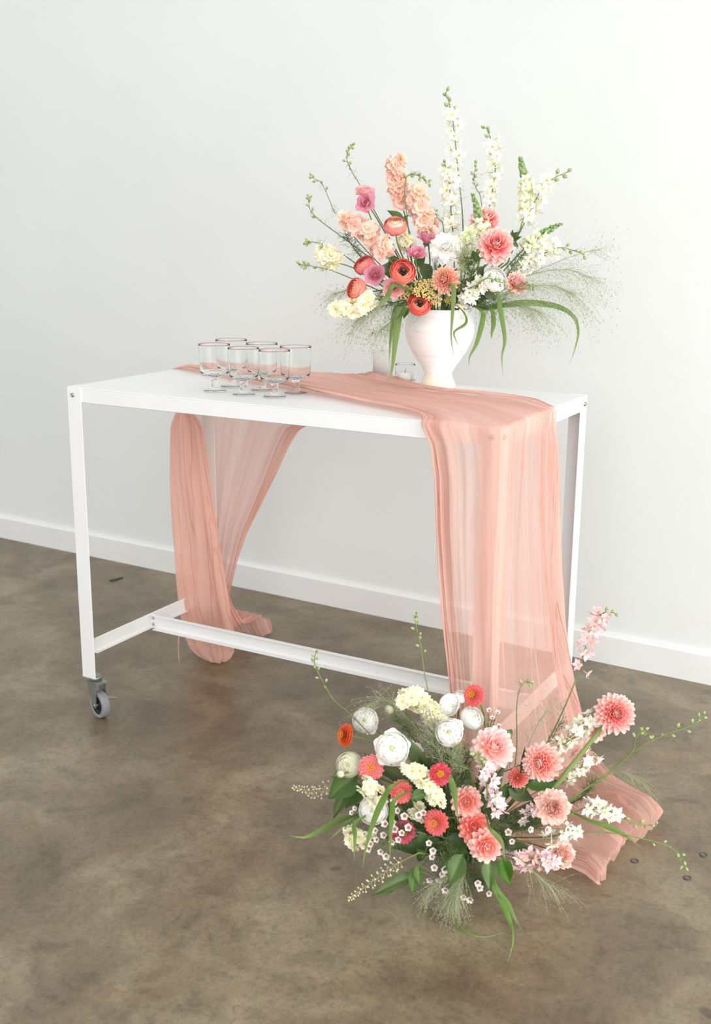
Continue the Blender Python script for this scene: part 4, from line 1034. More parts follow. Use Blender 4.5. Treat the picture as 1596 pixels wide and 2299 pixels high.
def panicle(spot, label, group, path, n, lenpx, grav=0.5, off=None, seed=1, v0=0.45, spread=0.8, hr=0.00019, seedr=0.0010, mat=None, name='panic_grass'):
    P = [spot.pos(q[0], q[1], q[2] if len(q) > 2 else off) for q in path]
    r = spot.root(P[0])
    if spot.kind == 'v':
        d = P[0] - MOUTH; d.z = 0; d = d.normalized() if d.length > 1e-6 else d
        pre = [r, MOUTH + d * VR * 0.68 + Vector((0, 0, 0.012)), MOUTH + d * VR * 1.12 + Vector((0, 0, 0.028))]
        if len(P) > 2 and (P[0] - pre[-1]).length < 0.04: P = P[1:]
    else: pre = [r]
    C = catmull(pre + P, 26); t = thing(name, label, 'grass', C[0], group); b = t.location
    stem_part(t, C, 0.0011, 0.0004); rr = random.Random(seed); k = mpp(P[0]); mb = MB()
    for i in range(n):
        x = min(0.998, v0 + (1 - v0) * rr.random() ** 0.8) * (len(C) - 1); j = int(x); p = C[j].lerp(C[j + 1], x - j); tg = (C[j + 1] - C[j]).normalized()
        d = (tg + Vector((rr.gauss(0, 1), rr.gauss(0, 1), rr.gauss(0, 1))) * spread * 0.6).normalized(); L = lenpx * k * rr.uniform(.35, 1.15)
        pts = [p]; cur = p; dd = d
        for s in range(4):
            dd = (dd + Vector((0, 0, -grav * 0.28)) + Vector((rr.gauss(0, 1), rr.gauss(0, 1), rr.gauss(0, 1))) * 0.07).normalized(); cur = cur + dd * L / 4
            if cur.z < 0.005: cur = Vector((cur.x, cur.y, 0.005))
            if spot.kind == 'v' and cur.z < H + 0.006 and -0.01 < cur.x < TW + .01 and -0.01 < cur.y < TD + .01: cur = Vector((cur.x, cur.y, H + 0.008))
            pts.append(cur)
        mb.merge(tube([q - b for q in pts], hr, hr * 0.6, 3, 0, 0.8))
        for s in (4, 3, 2):
            if s < 4 and rr.random() < 0.5: continue
            q = pts[s] + Vector((rr.gauss(0, 1), rr.gauss(0, 1), rr.gauss(0, 1))) * 0.002 - b
            a = seedr * rr.uniform(.7, 1.2); k_ = 1.9
            mb.add([q + Vector((a, 0, 0)), q + Vector((0, a, 0)), q + Vector((-a, 0, 0)), q + Vector((0, -a, 0)), q + Vector((0, 0, a * k_)), q + Vector((0, 0, -a * k_))],
                   [(0, 1, 4), (1, 2, 4), (2, 3, 4), (3, 0, 4), (1, 0, 5), (2, 1, 5), (3, 2, 5), (0, 3, 5)], [1.0] * 6)
    tag(mb.build('panicle', mat or M_HAIR, t, smooth=False), kind='stuff')
    return t
def yarrow(spot, px, py, rpx, label, group, f=(0, .6), off=None, seed=1):
    head = spot.pos(px, py, off); face = face_dir(*f); rad = rpx * mpp(head); neck = head - face * rad * 0.9
    t, pts = start(spot, 'yarrow', label, 'flower', group, neck, face, 0.0018, 0.0016, mat=M_STEMD)
    B = T(head - t.location) @ frame_z(face); rr = random.Random(seed); mb = MB(); br = MB()
    for i in range(26):
        a = i * 2.4; d = rad * math.sqrt((i + .5) / 26) * rr.uniform(.9, 1.1); c = B @ Vector((d * math.cos(a), d * math.sin(a), -0.25 * d * d / rad + rr.uniform(-1, 1) * rad * .05))
        br.merge(tube([neck - t.location, (neck - t.location).lerp(c, .5) - face * rad * .1, c], 0.0006, 0.0004, 4))
        for j in range(8):
            q = c + Vector((rr.gauss(0, 1), rr.gauss(0, 1), rr.gauss(0, 1))) * rad * 0.10
            mb.merge(ball(rad * 0.10 * rr.uniform(.7, 1.1), 5, 3, 0.9, q))
    br.build('branches', M_STEM, t); tag(mb.build('blossom_cluster', M_YELLOW, t), kind='stuff')
    return t
def waxflower(spot, label, group, spots, off=None, size=9.5, seed=1):
    """one sprig; spots: picture points of its small cupped florets"""
    H_ = [spot.pos(q[0], q[1], (q[2] if len(q) > 2 else off)) for q in spots]
    cen = sum(H_, Vector()) / len(H_); r = spot.root(cen); t = thing('wax_flower_sprig', label, 'flower', r, group); b = r
    hub = r.lerp(cen, 0.72) + Vector((0, 0, 0.02)); hub.z = max(hub.z, 0.02)
    tube([p - b for p in catmull([r, r.lerp(hub, .5) + Vector((0, 0, 0.03)), hub], 8)], 0.0014, 0.0011, 5).build('stem', M_STEMD, t)
    def mk():
        mb = MB()
        for i in range(5): mb.merge(petal(0.74, 0.84, 3, 3, 0.45, 0.62, 0.55, 0.25, 0.35), RZ(i * 1.2566) @ T((0, 0.26, 0.02)) @ RX(0.22))
        mb.merge(lathe([(0.34, 0.07), (0.27, 0.02), (0.05, 0.0)], 10), mi=1); mb.merge(ball(0.13, 6, 4, 1, (0, 0, 0.10)), mi=2)
        mb.merge(lathe([(0.12, -0.7), (0.34, -0.4), (0.42, 0.05)], 8), mi=2)
        return mb.mesh('floret', [P_WAXF, M_MAROON, M_GREENC])
    me = cached(('wax',), mk)
    for p in H_:
        k = mpp(p); fd = (-FW * 0.8 + (p - hub).normalized() * 0.7 + Vector((R.uniform(-.3, .3), R.uniform(-.3, .3), R.uniform(-.2, .4)))).normalized()
        place('floret', me, t, T(p - b) @ frame_z(fd) @ SC(size * k * R.uniform(.85, 1.1)))
        tube([hub - b, hub.lerp(p, .5) - b + Vector((0, 0, .004)), p - b - fd * size * k * 0.6], 0.0007, 0.0005, 4).build('twig', M_STEMD, t)
    mb = MB(); rr = random.Random(seed)
    for i in range(46):
        p = hub.lerp(H_[i % len(H_)], rr.uniform(.2, .95)); d = Vector((rr.gauss(0, 1), rr.gauss(0, 1), rr.gauss(0, 1))).normalized() * 0.018
        e = p + d; e.z = max(e.z, 0.004); mb.merge(tube([p - b, e - b], 0.0006, 0.0003, 3))
    tag(mb.build('needles', M_FEATH, t), kind='stuff')
    return t
def veronica(spot, label, group, path, n=48, off=None, seed=1):
    P = [spot.pos(q[0], q[1], q[2] if len(q) > 2 else off) for q in path]
    vis = catmull(P, 22); full = vis + catmull([P[-1], spot.root(P[-1])], 5)[1:]; full = full[::-1]
    t = thing('speedwell_spike', label, 'flower', full[0], group); b = t.location
    tube([p - b for p in full], 0.0016, 0.0007, 5).build('stem', petal_mat('veronica_stem', [(0, (120, 130, 70)), (1, (176, 160, 110))], 0.1) if 'veronica_stem' not in bpy.data.materials else bpy.data.materials['veronica_stem'], t)
    rr = random.Random(seed); mb = MB(); k = mpp(P[0])
    for i in range(n):
        v = (i + .5) / n * 0.78; x = v * (len(vis) - 1); j = int(x); p = vis[j].lerp(vis[j + 1], x - j); tg = (vis[j] - vis[j + 1]).normalized()
        F = frame_z(tg); a = i * 2.4; d = (F @ Vector((math.cos(a), math.sin(a), 0.35, 0))).to_3d().normalized(); L = (4 + 11 * min(1, v * 2)) * k * rr.uniform(.8, 1.1)
        q = p + d * L; q.z = max(q.z, 0.006)
        mb.merge(tube([p - b, q - b], 0.0006, 0.0005, 4, 0.2, 0.5)); mb.merge(ball(2.6 * k * rr.uniform(.8, 1.1), 5, 4, 1, q - b))
    for i in range(len(mb.t)):
        pass
    tag(mb.build('blossom_cluster', P_VERO, t), kind='stuff')
    return t
# ------------------------------------------------------------------ flowers in the vase
G = 'ranunculus in the vase'
ranunculus(SV, 888, 505, 28, P_PEACHR, 'peach ranunculus with yellow heart below the peach stock spires', G, (-.05, .62), off=.10, mats=[P_BUTTER, P_BUTTER, P_PEACHR, P_LISIB, P_CORALPINK], skirt=1)
ranunculus(SV, 905, 609, 31, P_CORAL, 'open coral ranunculus with dark eye above the yellow yarrow', G, (.02, .12), 'dark', off=.19)
ranunculus(SV, 798, 648, 27, P_CORAL, 'layered coral ranunculus turned sideways above the low cream stock', G, (-.72, .10), off=.13)
ranunculus(SV, 942, 682, 29, P_RED, 'red ranunculus with dark eye resting on the vase rim', G, (.05, .28), 'dark', off=.145, mats=[P_CORAL, P_CORAL, P_RED])
ranunculus(SV, 817, 594, 26, P_CORALPINK, 'dusty coral ranunculus tucked behind the pink lisianthus', G, (-.45, .55), off=.08)
ranunculus(SV, 1112, 627, 30, P_WHITE, 'round white ranunculus with green buds crossing in front of it', G, (.25, .15), off=.15)
G = 'lisianthus in the vase'
ruffled(SV, 818, 428, 24, P_LISIP, 'pale pink lisianthus seen from the side, top bloom of its stem', G, (-.1, .75), off=.02)
ruffled(SV, 820, 454, 25, P_LISI, 'rose pink lisianthus just below the pale topmost lisianthus', G, (-.35, .15), off=.04)
ruffled(SV, 960, 535, 25, P_LISI, 'rose pink lisianthus beside the white peony-like bloom', G, (.25, .72), off=.06)
ruffled(SV, 934, 566, 24, P_LISI, 'rose pink lisianthus above the open coral ranunculus', G, (.0, .6), off=.12)
ruffled(SV, 841, 616, 27, P_LISI, 'open rose pink lisianthus showing yellow heart between coral ranunculus', G, (-.1, .1), off=.13, heart=M_YELLOW)
ruffled(SV, 884, 646, 28, P_LISIP, 'pale blush lisianthus half hidden under the coral ranunculus', G, (-.05, -.25), off=.13)
G = 'dahlias in the vase'
dahlia(SV, 1113, 552, 43, P_DAHL, 'large open pink dahlia beside the ivy leaves', G, (-.12, .2), off=.15, loose=True)
dahlia(SV, 1088, 497, 37, P_DAHL, 'pink dahlia tucked behind the green snapdragon tip', G, (.1, .5), off=.03, loose=True)
dahlia(SV, 1000, 628, 36, P_DAHLT, 'tan pink ball dahlia above the vase rim', G, (-.45, .05), off=.19)
ruffled(SV, 1000, 548, 33, P_WHITE, 'full white many-petalled bloom in the middle of the vase', 'white blooms', (-.1, .35), off=.12, rings=PEONY, name='white_peony', ruff=.03)
ruffled(SV, 1162, 634, 25, P_DAHLO, 'small ruffled coral carnation beside the white ranunculus', 'carnations', (.2, .2), off=.06, rings=CARN, name='carnation', ruff=.10)

G = 'stock spikes in the vase'; ST = 'stock_spike'
spike(SV, ST, 'tallest peach stock spire with pink tip', 'flower', G, [(886, 357), (890, 400), (898, 440), (908, 480), (930, 560, .05)], [('stock', 0.0, 0.60, 16, 22, 10)], P_STOCKO, off=.0)
spike(SV, ST, 'broad apricot stock spire beside the white larkspur', 'flower', G, [(930, 432), (945, 470), (958, 515), (965, 580, .06)], [('stock', 0.0, 0.72, 14, 23, 13)], P_STOCKO, off=.03)
spike(SV, ST, 'blush stock spike leaning out under the rose lisianthus', 'flower', G, [(768, 488), (790, 500), (825, 520), (858, 560), (900, 610, .08)], [('stock', 0.0, 0.80, 14, 23, 12)], P_STOCK, off=.07)
spike(SV, ST, 'blush stock cluster hanging above the open coral ranunculus', 'flower', G, [(868, 538), (858, 565), (880, 590), (915, 640, .10)], [('stock', 0.0, 0.5, 5, 22, 9)], P_STOCK, off=.15)
spike(SV, ST, 'cream yellow stock spike reaching out past the coral ranunculus', 'flower', G, [(727, 556), (735, 580), (758, 590), (800, 605), (870, 650, .08)], [('bud', 0.0, .05, 2, 7, 6), ('stock', 0.05, 0.50, 9, 22, 13)], P_CREAM, off=.05)
spike(SV, ST, 'cream yellow stock spike drooping below the sideways coral ranunculus', 'flower', G, [(752, 690), (780, 694), (815, 688), (835, 672), (885, 670, .12)], [('stock', 0.0, 0.72, 12, 22, 11)], P_CREAM, off=.14)
spike(SV, ST, 'cream stock floret cluster between peach ranunculus and rose lisianthus', 'flower', G, [(905, 535), (915, 555), (930, 610, .05)], [('stock', 0.0, 0.5, 5, 20, 9)], P_CREAM, off=.06)

G = 'white larkspur in the vase'; LK = 'larkspur_spike'
spike(SV, LK, 'tallest white larkspur spire rising above the whole bouquet', 'flower', G, [(1000, 206), (1012, 245), (1020, 300), (1030, 400), (1038, 480), (1040, 560)], [('bud', 0.0, .12, 3, 9, 5), ('bud', .12, .26, 3, 11, 7), ('lark', .22, .55, 11, 19, 9)], P_LARK, off=-.03)
spike(SV, LK, 'dense white larkspur column standing in front of the tallest spire', 'flower', G, [(998, 365), (1008, 410), (1012, 470), (1018, 540), (1020, 600)], [('bud', 0.0, .08, 2, 9, 5), ('lark', .06, .78, 20, 20, 10)], P_LARK, off=.0)
spike(SV, LK, 'white larkspur spire second in height beside the snapdragons', 'flower', G, [(1092, 286), (1106, 325), (1112, 370), (1105, 430), (1095, 480), (1080, 560)], [('bud', 0.0, .14, 4, 9, 5), ('lark', .14, .72, 17, 19, 10)], P_LARK, off=-.04)
spike(SV, LK, 'white larkspur leaning outward beside the tallest snapdragon, bud tips spread', 'flower', G, [(1275, 386), (1240, 402), (1212, 432), (1190, 475), (1165, 525), (1130, 590)], [('bud', 0.0, .25, 4, 11, 7), ('lark', .22, .72, 15, 19, 11)], P_LARK, off=-.02)
spike(SV, LK, 'white larkspur arching low over the fine grass plume', 'flower', G, [(1312, 571), (1262, 556), (1228, 566), (1190, 590), (1150, 612), (1100, 650)], [('bud', 0.0, .24, 6, 9, 6), ('lark', .24, .85, 17, 19, 11)], P_LARK, off=.02)
spike(SV, LK, 'short white larkspur above the vase rim beside the ball dahlia', 'flower', G, [(1088, 628), (1066, 650), (1046, 672), (1028, 680, .07)], [('lark', 0.0, 0.9, 13, 19, 8)], P_LARK, off=.15)
spike(SV, LK, 'short white larkspur behind the white peony-like bloom and pink dahlia', 'flower', G, [(1050, 520), (1048, 560), (1046, 600), (1035, 650)], [('lark', 0.0, 0.8, 12, 19, 10)], P_SNAP, off=.08)
G = 'snapdragons in the vase'; SN = 'snapdragon'
spike(SV, SN, 'tallest snapdragon with green bud cone and white florets', 'flower', G, [(1168, 356), (1178, 400), (1180, 440), (1172, 500), (1140, 590)], [('sbud', 0.0, .28, 22, 9, 3), ('snap', .28, .66, 11, 18, 8)], P_SNAP, off=-.01, budmat=M_SNAPB)
spike(SV, SN, 'snapdragon with green tip crossing in front of pink dahlia', 'flower', G, [(1062, 438), (1072, 475), (1080, 510), (1082, 550), (1070, 620)], [('sbud', 0.0, .40, 20, 9, 3), ('snap', .38, .68, 7, 17, 8)], P_SNAP, off=.09, budmat=M_SNAPB)
spike(SV, SN, 'snapdragon with green tip leaning low over the arching larkspur', 'flower', G, [(1258, 503), (1225, 520), (1196, 545), (1170, 565), (1120, 620)], [('sbud', 0.0, .36, 18, 8, 3), ('snap', .34, .7, 8, 18, 8)], P_SNAP, off=.02, budmat=M_SNAPB)
G = 'bare bud stems in the vase'
budstem(SV, 'thin bud stem hooking up above the rose lisianthus', G, [(791, 325), (778, 352), (790, 385), (806, 412), (850, 490), (905, 590)], [('bud', 0, .08, 4, 7, 3), ('bud', .08, .42, 6, 7, 6)], off=.0)
budstem(SV, 'thin bud stem beside the rose lisianthus curving from blush stock', G, [(698, 397), (722, 412), (740, 450), (757, 485), (820, 560), (900, 640)], [('bud', 0, .07, 4, 7, 3), ('bud', .1, .35, 3, 7, 7)], off=.0)
budstem(SV, 'thin bud stem leaning out above the feathery foliage', G, [(693, 442), (696, 470), (718, 495), (765, 530), (830, 580), (900, 650)], [('bud', 0, .12, 5, 7, 4), ('bud', .12, .4, 3, 7, 6)], off=.01)
budstem(SV, 'short green bud tip above the outermost cream stock', G, [(688, 543), (715, 546), (760, 565), (880, 650)], [('bud', 0, .18, 7, 7, 4)], off=.03)
budstem(SV, 'lowest bud stem pointing sideways under the cream stock', G, [(671, 593), (700, 598), (740, 606), (800, 630), (890, 670)], [('bud', 0, .25, 6, 8, 4), ('bud', .3, .5, 2, 8, 6)], off=.05)
budstem(SV, 'nodding green bud stem arching in front of the peach spires', G, [(965, 411), (948, 400), (930, 391), (914, 396), (908, 425), (912, 470), (925, 590)], [('bud', 0, .30, 7, 8, 3), ('bud', .34, .6, 3, 9, 5)], off=.06)
budstem(SV, 'short curved bud stem beside apricot stock and white larkspur column', G, [(976, 470), (982, 490), (994, 503), (1000, 570)], [('bud', 0, .5, 6, 7, 3)], off=.02)
budstem(SV, 'short bud stem between the two tall white larkspur spires', G, [(1070, 366), (1064, 395), (1068, 420), (1080, 450), (1085, 540)], [('bud', 0, .55, 8, 8, 4)], off=-.02)
budstem(SV, 'green bud tip lying across the round white ranunculus', G, [(1133, 638), (1115, 630), (1092, 625), (1070, 640)], [('bud', 0, .7, 7, 9, 5)], off=.20)
budstem(SV, 'small bud tip beside the ruffled coral carnation', G, [(1196, 644), (1180, 638), (1160, 645), (1110, 670)], [('bud', 0, .4, 5, 8, 4)], off=.08)
G = 'yellow yarrow in the vase'
for i, (x, y, r, o, l) in enumerate([(912, 655, 20, .11, 'yellow yarrow head under the open coral ranunculus'), (955, 645, 25, .15, 'yellow yarrow head between red ranunculus and ball dahlia'), (975, 670, 17, .135, 'yellow yarrow head at the vase rim beside red ranunculus'), (1006, 672, 9, .11, 'tiny yellow yarrow head below the ball dahlia'), (1040, 585, 12, .08, 'small yellow yarrow head behind the ivy leaves')]):
    yarrow(SV, x, y, r, l, G, (.0, .35), o, i)
G = 'leaves in the vase'
sprig(SV, 'dark ivy leaves beside the large pink dahlia', G, [(1070, 590, 1062, 562, 26), (1078, 580, 1100, 560, 26), (1072, 600, 1085, 620, 22), (1060, 596, 1040, 575, 22)], .12, M_LEAFD, 'ivy_sprig')
sprig(SV, 'dark leaf poking out beside the peach ranunculus', G, [(905, 492, 868, 470, 20), (900, 500, 918, 480, 12)], .04, M_LEAFD)
sprig(SV, 'broad green leaves between coral ranunculus and lisianthus', G, [(870, 590, 875, 625, 36), (895, 580, 868, 598, 30), (950, 590, 965, 640, 34), (935, 600, 955, 570, 26)], .08, M_LEAFD)
sprig(SV, 'scalloped green leaf hanging at the vase shoulder', G, [(905, 690, 888, 715, 32), (915, 690, 905, 716, 22)], .19, M_LEAF)
sprig(SV, 'dark leaf cluster behind the large pink dahlia', G, [(1150, 535, 1168, 518, 14), (1150, 540, 1172, 530, 12), (1152, 545, 1165, 555, 12), (1150, 540, 1150, 515, 12)], .06, M_LEAFD)
sprig(SV, 'green leaves at the vase rim under the white ranunculus', G, [(1085, 655, 1060, 690, 26), (1090, 650, 1110, 675, 26), (1075, 660, 1090, 690, 20)], .12, M_LEAFD)
sprig(SV, 'deep green filler leaves in the heart of the bouquet', G, [(985, 660, 960, 610, 34), (990, 660, 1025, 600, 34), (1010, 660, 1060, 620, 34), (960, 665, 910, 630, 34), (1000, 640, 990, 580, 30), (1020, 650, 1080, 650, 26), (930, 660, 860, 650, 26)], .03, M_LEAFD)
G = 'feathery foliage in the vase'
for i, (p, n, l, o, lab) in enumerate([([(870, 640), (800, 565), (775, 525)], 190, 24, .05, 'feathery green sprig behind the cream and blush stock'), ([(1000, 690), (985, 640), (975, 590)], 200, 26, .10, 'feathery green sprig behind the tan ball dahlia'),
        ([(1060, 680), (1058, 620), (1040, 570)], 240, 30, .13, 'feathery green haze beside the ivy leaves'), ([(1110, 670), (1150, 600), (1185, 560)], 160, 24, .03, 'feathery green sprig behind the white larkspur'),
        ([(930, 690), (880, 680), (850, 665)], 150, 22, .10, 'feathery green sprig above the panic grass haze'), ([(1040, 700), (1090, 690), (1130, 672)], 170, 26, .12, 'feathery green sprig spilling at the vase rim under the white ranunculus')]):
    feather(SV, lab, G, p, n, l, o, seed=i + 3)
G = 'grass blades in the vase'
for p, w, o, l in [([(895, 686, .09), (886, 705, .11), (877, 760, .12), (873, 822, .12)], 15, .12, 'short broad grass blade hanging in front of the candle glass'), ([(903, 688, .10), (895, 706, .13), (887, 770, .15), (880, 830, .15), (870, 865, .15)], 19, .15, 'long broad grass blade hanging down to the pink runner'),
        ([(890, 640), (868, 668), (850, 690), (847, 715)], 13, .19, 'bent grass blade crossing the blush lisianthus'), ([(1010, 640), (1018, 650), (1016, 700), (1013, 760), (1021, 806)], 12, .225, 'narrow grass blade hanging down the front of the vase'),
        ([(1040, 700), (1046, 725), (1020, 745), (1024, 765), (1030, 782)], 7, .20, 'curly dry grass tip on the vase front'), ([(1078, 695), (1084, 715), (1070, 770), (1055, 800), (1052, 826)], 13, .15, 'grass blade hanging just beside the vase body'),
        ([(1098, 690), (1108, 720), (1104, 748), (1102, 763)], 12, .13, 'short cut grass blade beside the hanging blades'), ([(1112, 655), (1122, 690), (1133, 760), (1127, 800), (1129, 845)], 12, .16, 'long thin grass blade hanging clear beside the vase')]:
    blade(SV, l, G, p, w, o)
blade(SV, 'long arching grass blade sweeping away from the vase and bending down', G, [(1085, 692, .10), (1140, 684, .08), (1190, 680, .06), (1250, 688, .03), (1287, 710, 0), (1298, 745, -.01), (1290, 785, -.01), (1277, 820, -.01)], 17)
G = 'panic grass in the vase'
for i, (p, n, l, g, o, lab) in enumerate([
        ([(900, 680), (850, 690), (800, 720)], 300, 95, .8, .08, 'fine panic grass haze hanging beside the candle glass'), ([(890, 670), (800, 650), (750, 660)], 140, 70, .7, .05, 'fine panic grass haze under the cream stock'),
        ([(905, 690), (880, 720), (850, 745)], 200, 70, .7, .12, 'fine panic grass tuft over the candle glass'),
        ([(1090, 680), (1150, 655), (1230, 640), (1290, 660)], 300, 130, .8, .06, 'fine panic grass plume sweeping over the arching blade'), ([(1090, 685), (1150, 680), (1210, 700)], 320, 95, .9, .08, 'fine panic grass haze hanging under the arching blade'),
        ([(1100, 670), (1180, 620), (1270, 605), (1330, 625)], 200, 90, .6, .0, 'fine panic grass plume farthest out above the arching blade'), ([(1100, 660), (1200, 610), (1300, 570), (1350, 560)], 60, 70, .2, -.03, 'sparse panic grass wisps pointing up under the arching larkspur'),
        ([(1030, 640), (1035, 590), (1045, 545)], 120, 45, .3, .19, 'fine panic grass wisps in front of the ivy leaves')]):
    panicle(SV, lab, G, p, n, l, g, o, seed=i + 20)

# ------------------------------------------------------------------ low floor arrangement
G = 'ranunculus in the floor arrangement'
ranunculus(SF, 820, 1617, 31, P_WHITE, 'white ranunculus beside the curved bud stem and orange zinnia', G, (-.15, .25), skirt=1)
ranunculus(SF, 880, 1680, 40, P_WHITE, 'largest white ranunculus above the pink zinnia', G, (-.1, .2), skirt=5)
ranunculus(SF, 783, 1717, 31, P_CREAMG, 'greenish cream ranunculus beside the pink zinnia', G, (-.15, .25))
ranunculus(SF, 838, 1819, 36, P_WHITE, 'white ranunculus crossed by a grass blade', G, (-.12, .2))
ranunculus(SF, 1008, 1645, 34, P_WHITE, 'white ranunculus with one petal folded out', G, (-.15, .3), skirt=1)
ranunculus(SF, 1010, 1583, 27, P_WHITE, 'nodding white ranunculus in front of the table stretcher', G, (.55, -.15), off=.02)
ranunculus(SF, 1060, 1612, 29, P_WHITE, 'white ranunculus seen from behind below the coral zinnia', G, (.35, .45), off=.0)
ranunculus(SF, 1033, 1563, 17, P_WHITE, 'half open white ranunculus bud beside coral zinnia', G, (.0, .7), off=-.02)
ranunculus(SF, 873, 1594, 11, P_CREAMG, 'small white ranunculus bud on curved stem', G, (-.5, -.1))
ranunculus(SF, 764, 1738, 9, P_CREAMG, 'tiny green ranunculus bud under the greenish cream bloom', G, (-.2, .1), off=.14)
ruffled(SF, 930, 1690, 25, P_CREAMG, 'ruffled white scabious behind the largest white ranunculus', 'white blooms', (.3, .3), off=.10, rings=PEONY, name='scabious', ruff=.06)
G = 'zinnias in the floor arrangement'
zinnia(SF, 833, 1723, 30, P_ZPINK, 'pink zinnia between the greenish cream and largest white ranunculus', G, (-.05, .3))
zinnia(SF, 900, 1777, 27, P_ZCORAL, 'coral zinnia above the white ranunculus with the grass blade', G, (-.1, .2))
zinnia(SF, 989, 1738, 26, P_ZRED, 'crimson pink zinnia beside the cream stock florets', G, (.0, .3))
zinnia(SF, 977, 1847, 30, P_ZCORAL, 'coral zinnia facing sideways above the dark leaves', G, (-.42, .05))
zinnia(SF, 905, 1868, 28, P_ZMAG, 'magenta zinnia half hidden by the wax flowers', G, (.1, .1), off=.15)
zinnia(SF, 774, 1650, 27, P_ZORG, 'orange zinnia seen from the side on a bent stem', G, (-.88, .2), off=.05)
zinnia(SF, 1062, 1561, 26, P_ZCORAL, 'coral zinnia on top in front of the hanging gauze', G, (-.5, .4), off=-.01)
G = 'dahlias in the floor arrangement'
dahlia(SF, 1381, 1602, 51, P_DAHL, 'largest round pink ball dahlia on a thick bare stem', G, (.0, .22), off=.06, r0=.0062, via=[(1215, 1790, .10), (1290, 1710, .07)])
dahlia(SF, 1217, 1711, 50, P_DAHLO, 'pale pink dahlia with coral heart facing sideways', G, (-.5, .1))
dahlia(SF, 1107, 1679, 49, P_DAHLP, 'soft blush dahlia with loose petals above the white larkspur', G, (.1, .45), loose=True)
dahlia(SF, 1163, 1746, 27, P_DAHLC, 'small dark coral dahlia half hidden between the pink dahlias', G, (-.3, .1), off=.10)
dahlia(SF, 1047, 1800, 38, P_DAHLO, 'coral pink dahlia half hidden behind the grass blade', G, (-.2, .25), off=.17, loose=True)
dahlia(SF, 1065, 1858, 38, P_DAHLC, 'upper bloom of the low coral dahlia pair', G, (-.1, .35), off=.19, loose=True)
dahlia(SF, 1090, 1898, 40, P_DAHLO, 'lowest coral dahlia above the green leaves', G, (.15, .0), off=.22, loose=True)
G = 'carnations in the floor arrangement'
ruffled(SF, 1243, 1812, 38, P_LISIB, 'upper peach carnation between the pale dahlia and larkspur', G, (.05, .3), rings=CARN, name='carnation', ruff=.12)
ruffled(SF, 1262, 1920, 33, P_LISIB, 'lower peach carnation beside the cloth end', G, (.35, .05), rings=CARN, name='carnation', ruff=.12, off=.12)
ruffled(SF, 1334, 1640, 26, P_LISIB, 'peach bloom tucked behind the large ball dahlia', G, (.1, .2), rings=CARN, name='carnation', ruff=.12, off=.0)

G = 'stock spikes in the floor arrangement'
spike(SF, ST, 'large cream stock head at the top behind the white ranunculus', 'flower', G, [(900, 1572), (935, 1572), (965, 1590), (985, 1630), (1000, 1700, .08)], [('stock', 0.0, .75, 16, 22, 12)], P_CREAM, off=.03)
for i, (p, n, o, lab) in enumerate([([(915, 1720), (940, 1735), (960, 1760)], 9, .17, 'cream stock cluster beside the crimson zinnia'), ([(960, 1760), (975, 1782), (985, 1810)], 9, .18, 'cream stock cluster above the coral zinnia that faces sideways'),
        ([(815, 1760), (838, 1775), (870, 1800)], 10, .16, 'cream stock cluster below the pink zinnia'), ([(785, 1870), (805, 1885), (850, 1885)], 10, .14, 'low cream stock cluster beside the grass blades'), ([(925, 1830), (940, 1815), (960, 1850)], 5, .15, 'small cream stock florets beside the wax flowers')]):
    spike(SF, ST, lab, 'flower', G, p + [(1000, 1850, .05)], [('stock', 0.0, .62, n - 2, 19, 11)], P_CREAM, off=o)
G = 'larkspur in the floor arrangement'
spike(SF, LK, 'tall pink and white larkspur spire in front of the table leg', 'flower', G, [(1378, 1375), (1350, 1378), (1332, 1410), (1312, 1460), (1298, 1510), (1275, 1570), (1240, 1645), (1190, 1740, .08)], [('bud', 0.0, .14, 6, 9, 6), ('larkp', .12, .44, 13, 19, 10), ('larkp', .46, .58, 3, 17, 16)], P_LARKP, off=-.02)
spike(SF, LK, 'white larkspur cluster under the tall pink spire', 'flower', G, [(1350, 1585), (1320, 1622), (1285, 1650), (1250, 1680), (1200, 1750, .10)], [('bud', 0.0, .16, 5, 10, 8), ('lark', .15, .85, 17, 19, 14)], P_LARK, off=.03)
spike(SF, LK, 'white larkspur column below the soft blush dahlia', 'flower', G, [(1085, 1705), (1095, 1745), (1108, 1790), (1120, 1830)], [('bud', 0.0, .14, 3, 11, 5), ('lark', .10, .95, 17, 19, 10)], P_LARKL, off=.21)
spike(SF, LK, 'white larkspur reaching out over the cloth end', 'flower', G, [(1475, 1853), (1430, 1850), (1390, 1832), (1350, 1815), (1310, 1815), (1240, 1850, .12)], [('bud', 0.0, .50, 9, 8, 6), ('lark', .42, .80, 9, 19, 10)], P_LARK, off=.10)
spike(SF, LK, 'pale pink larkspur lying low beside the lower peach carnation', 'flower', G, [(1262, 1935), (1225, 1930), (1190, 1932), (1155, 1930), (1110, 1920)], [('bud', 0.0, .12, 3, 10, 6), ('larkl', .1, .85, 18, 20, 12)], P_LARKP, off=.17)
spike(SF, LK, 'white larkspur florets between the two peach carnations', 'flower', G, [(1300, 1862), (1265, 1868), (1232, 1885), (1190, 1890)], [('lark', 0.0, .8, 8, 18, 10)], P_LARK, off=.15)
spike(SF, LK, 'lilac larkspur florets behind the upper peach carnation', 'flower', G, [(1205, 1815), (1185, 1825), (1150, 1850)], [('larkl', 0.0, .8, 6, 17, 8)], P_LARKL, off=.14)
spike(SF, LK, 'white larkspur below the thick dahlia stem on the cloth', 'flower', G, [(1335, 1690), (1310, 1715), (1285, 1740), (1230, 1780)], [('lark', 0.0, .8, 9, 18, 10)], P_LARK, off=.03)
G = 'bare bud stems in the floor arrangement'
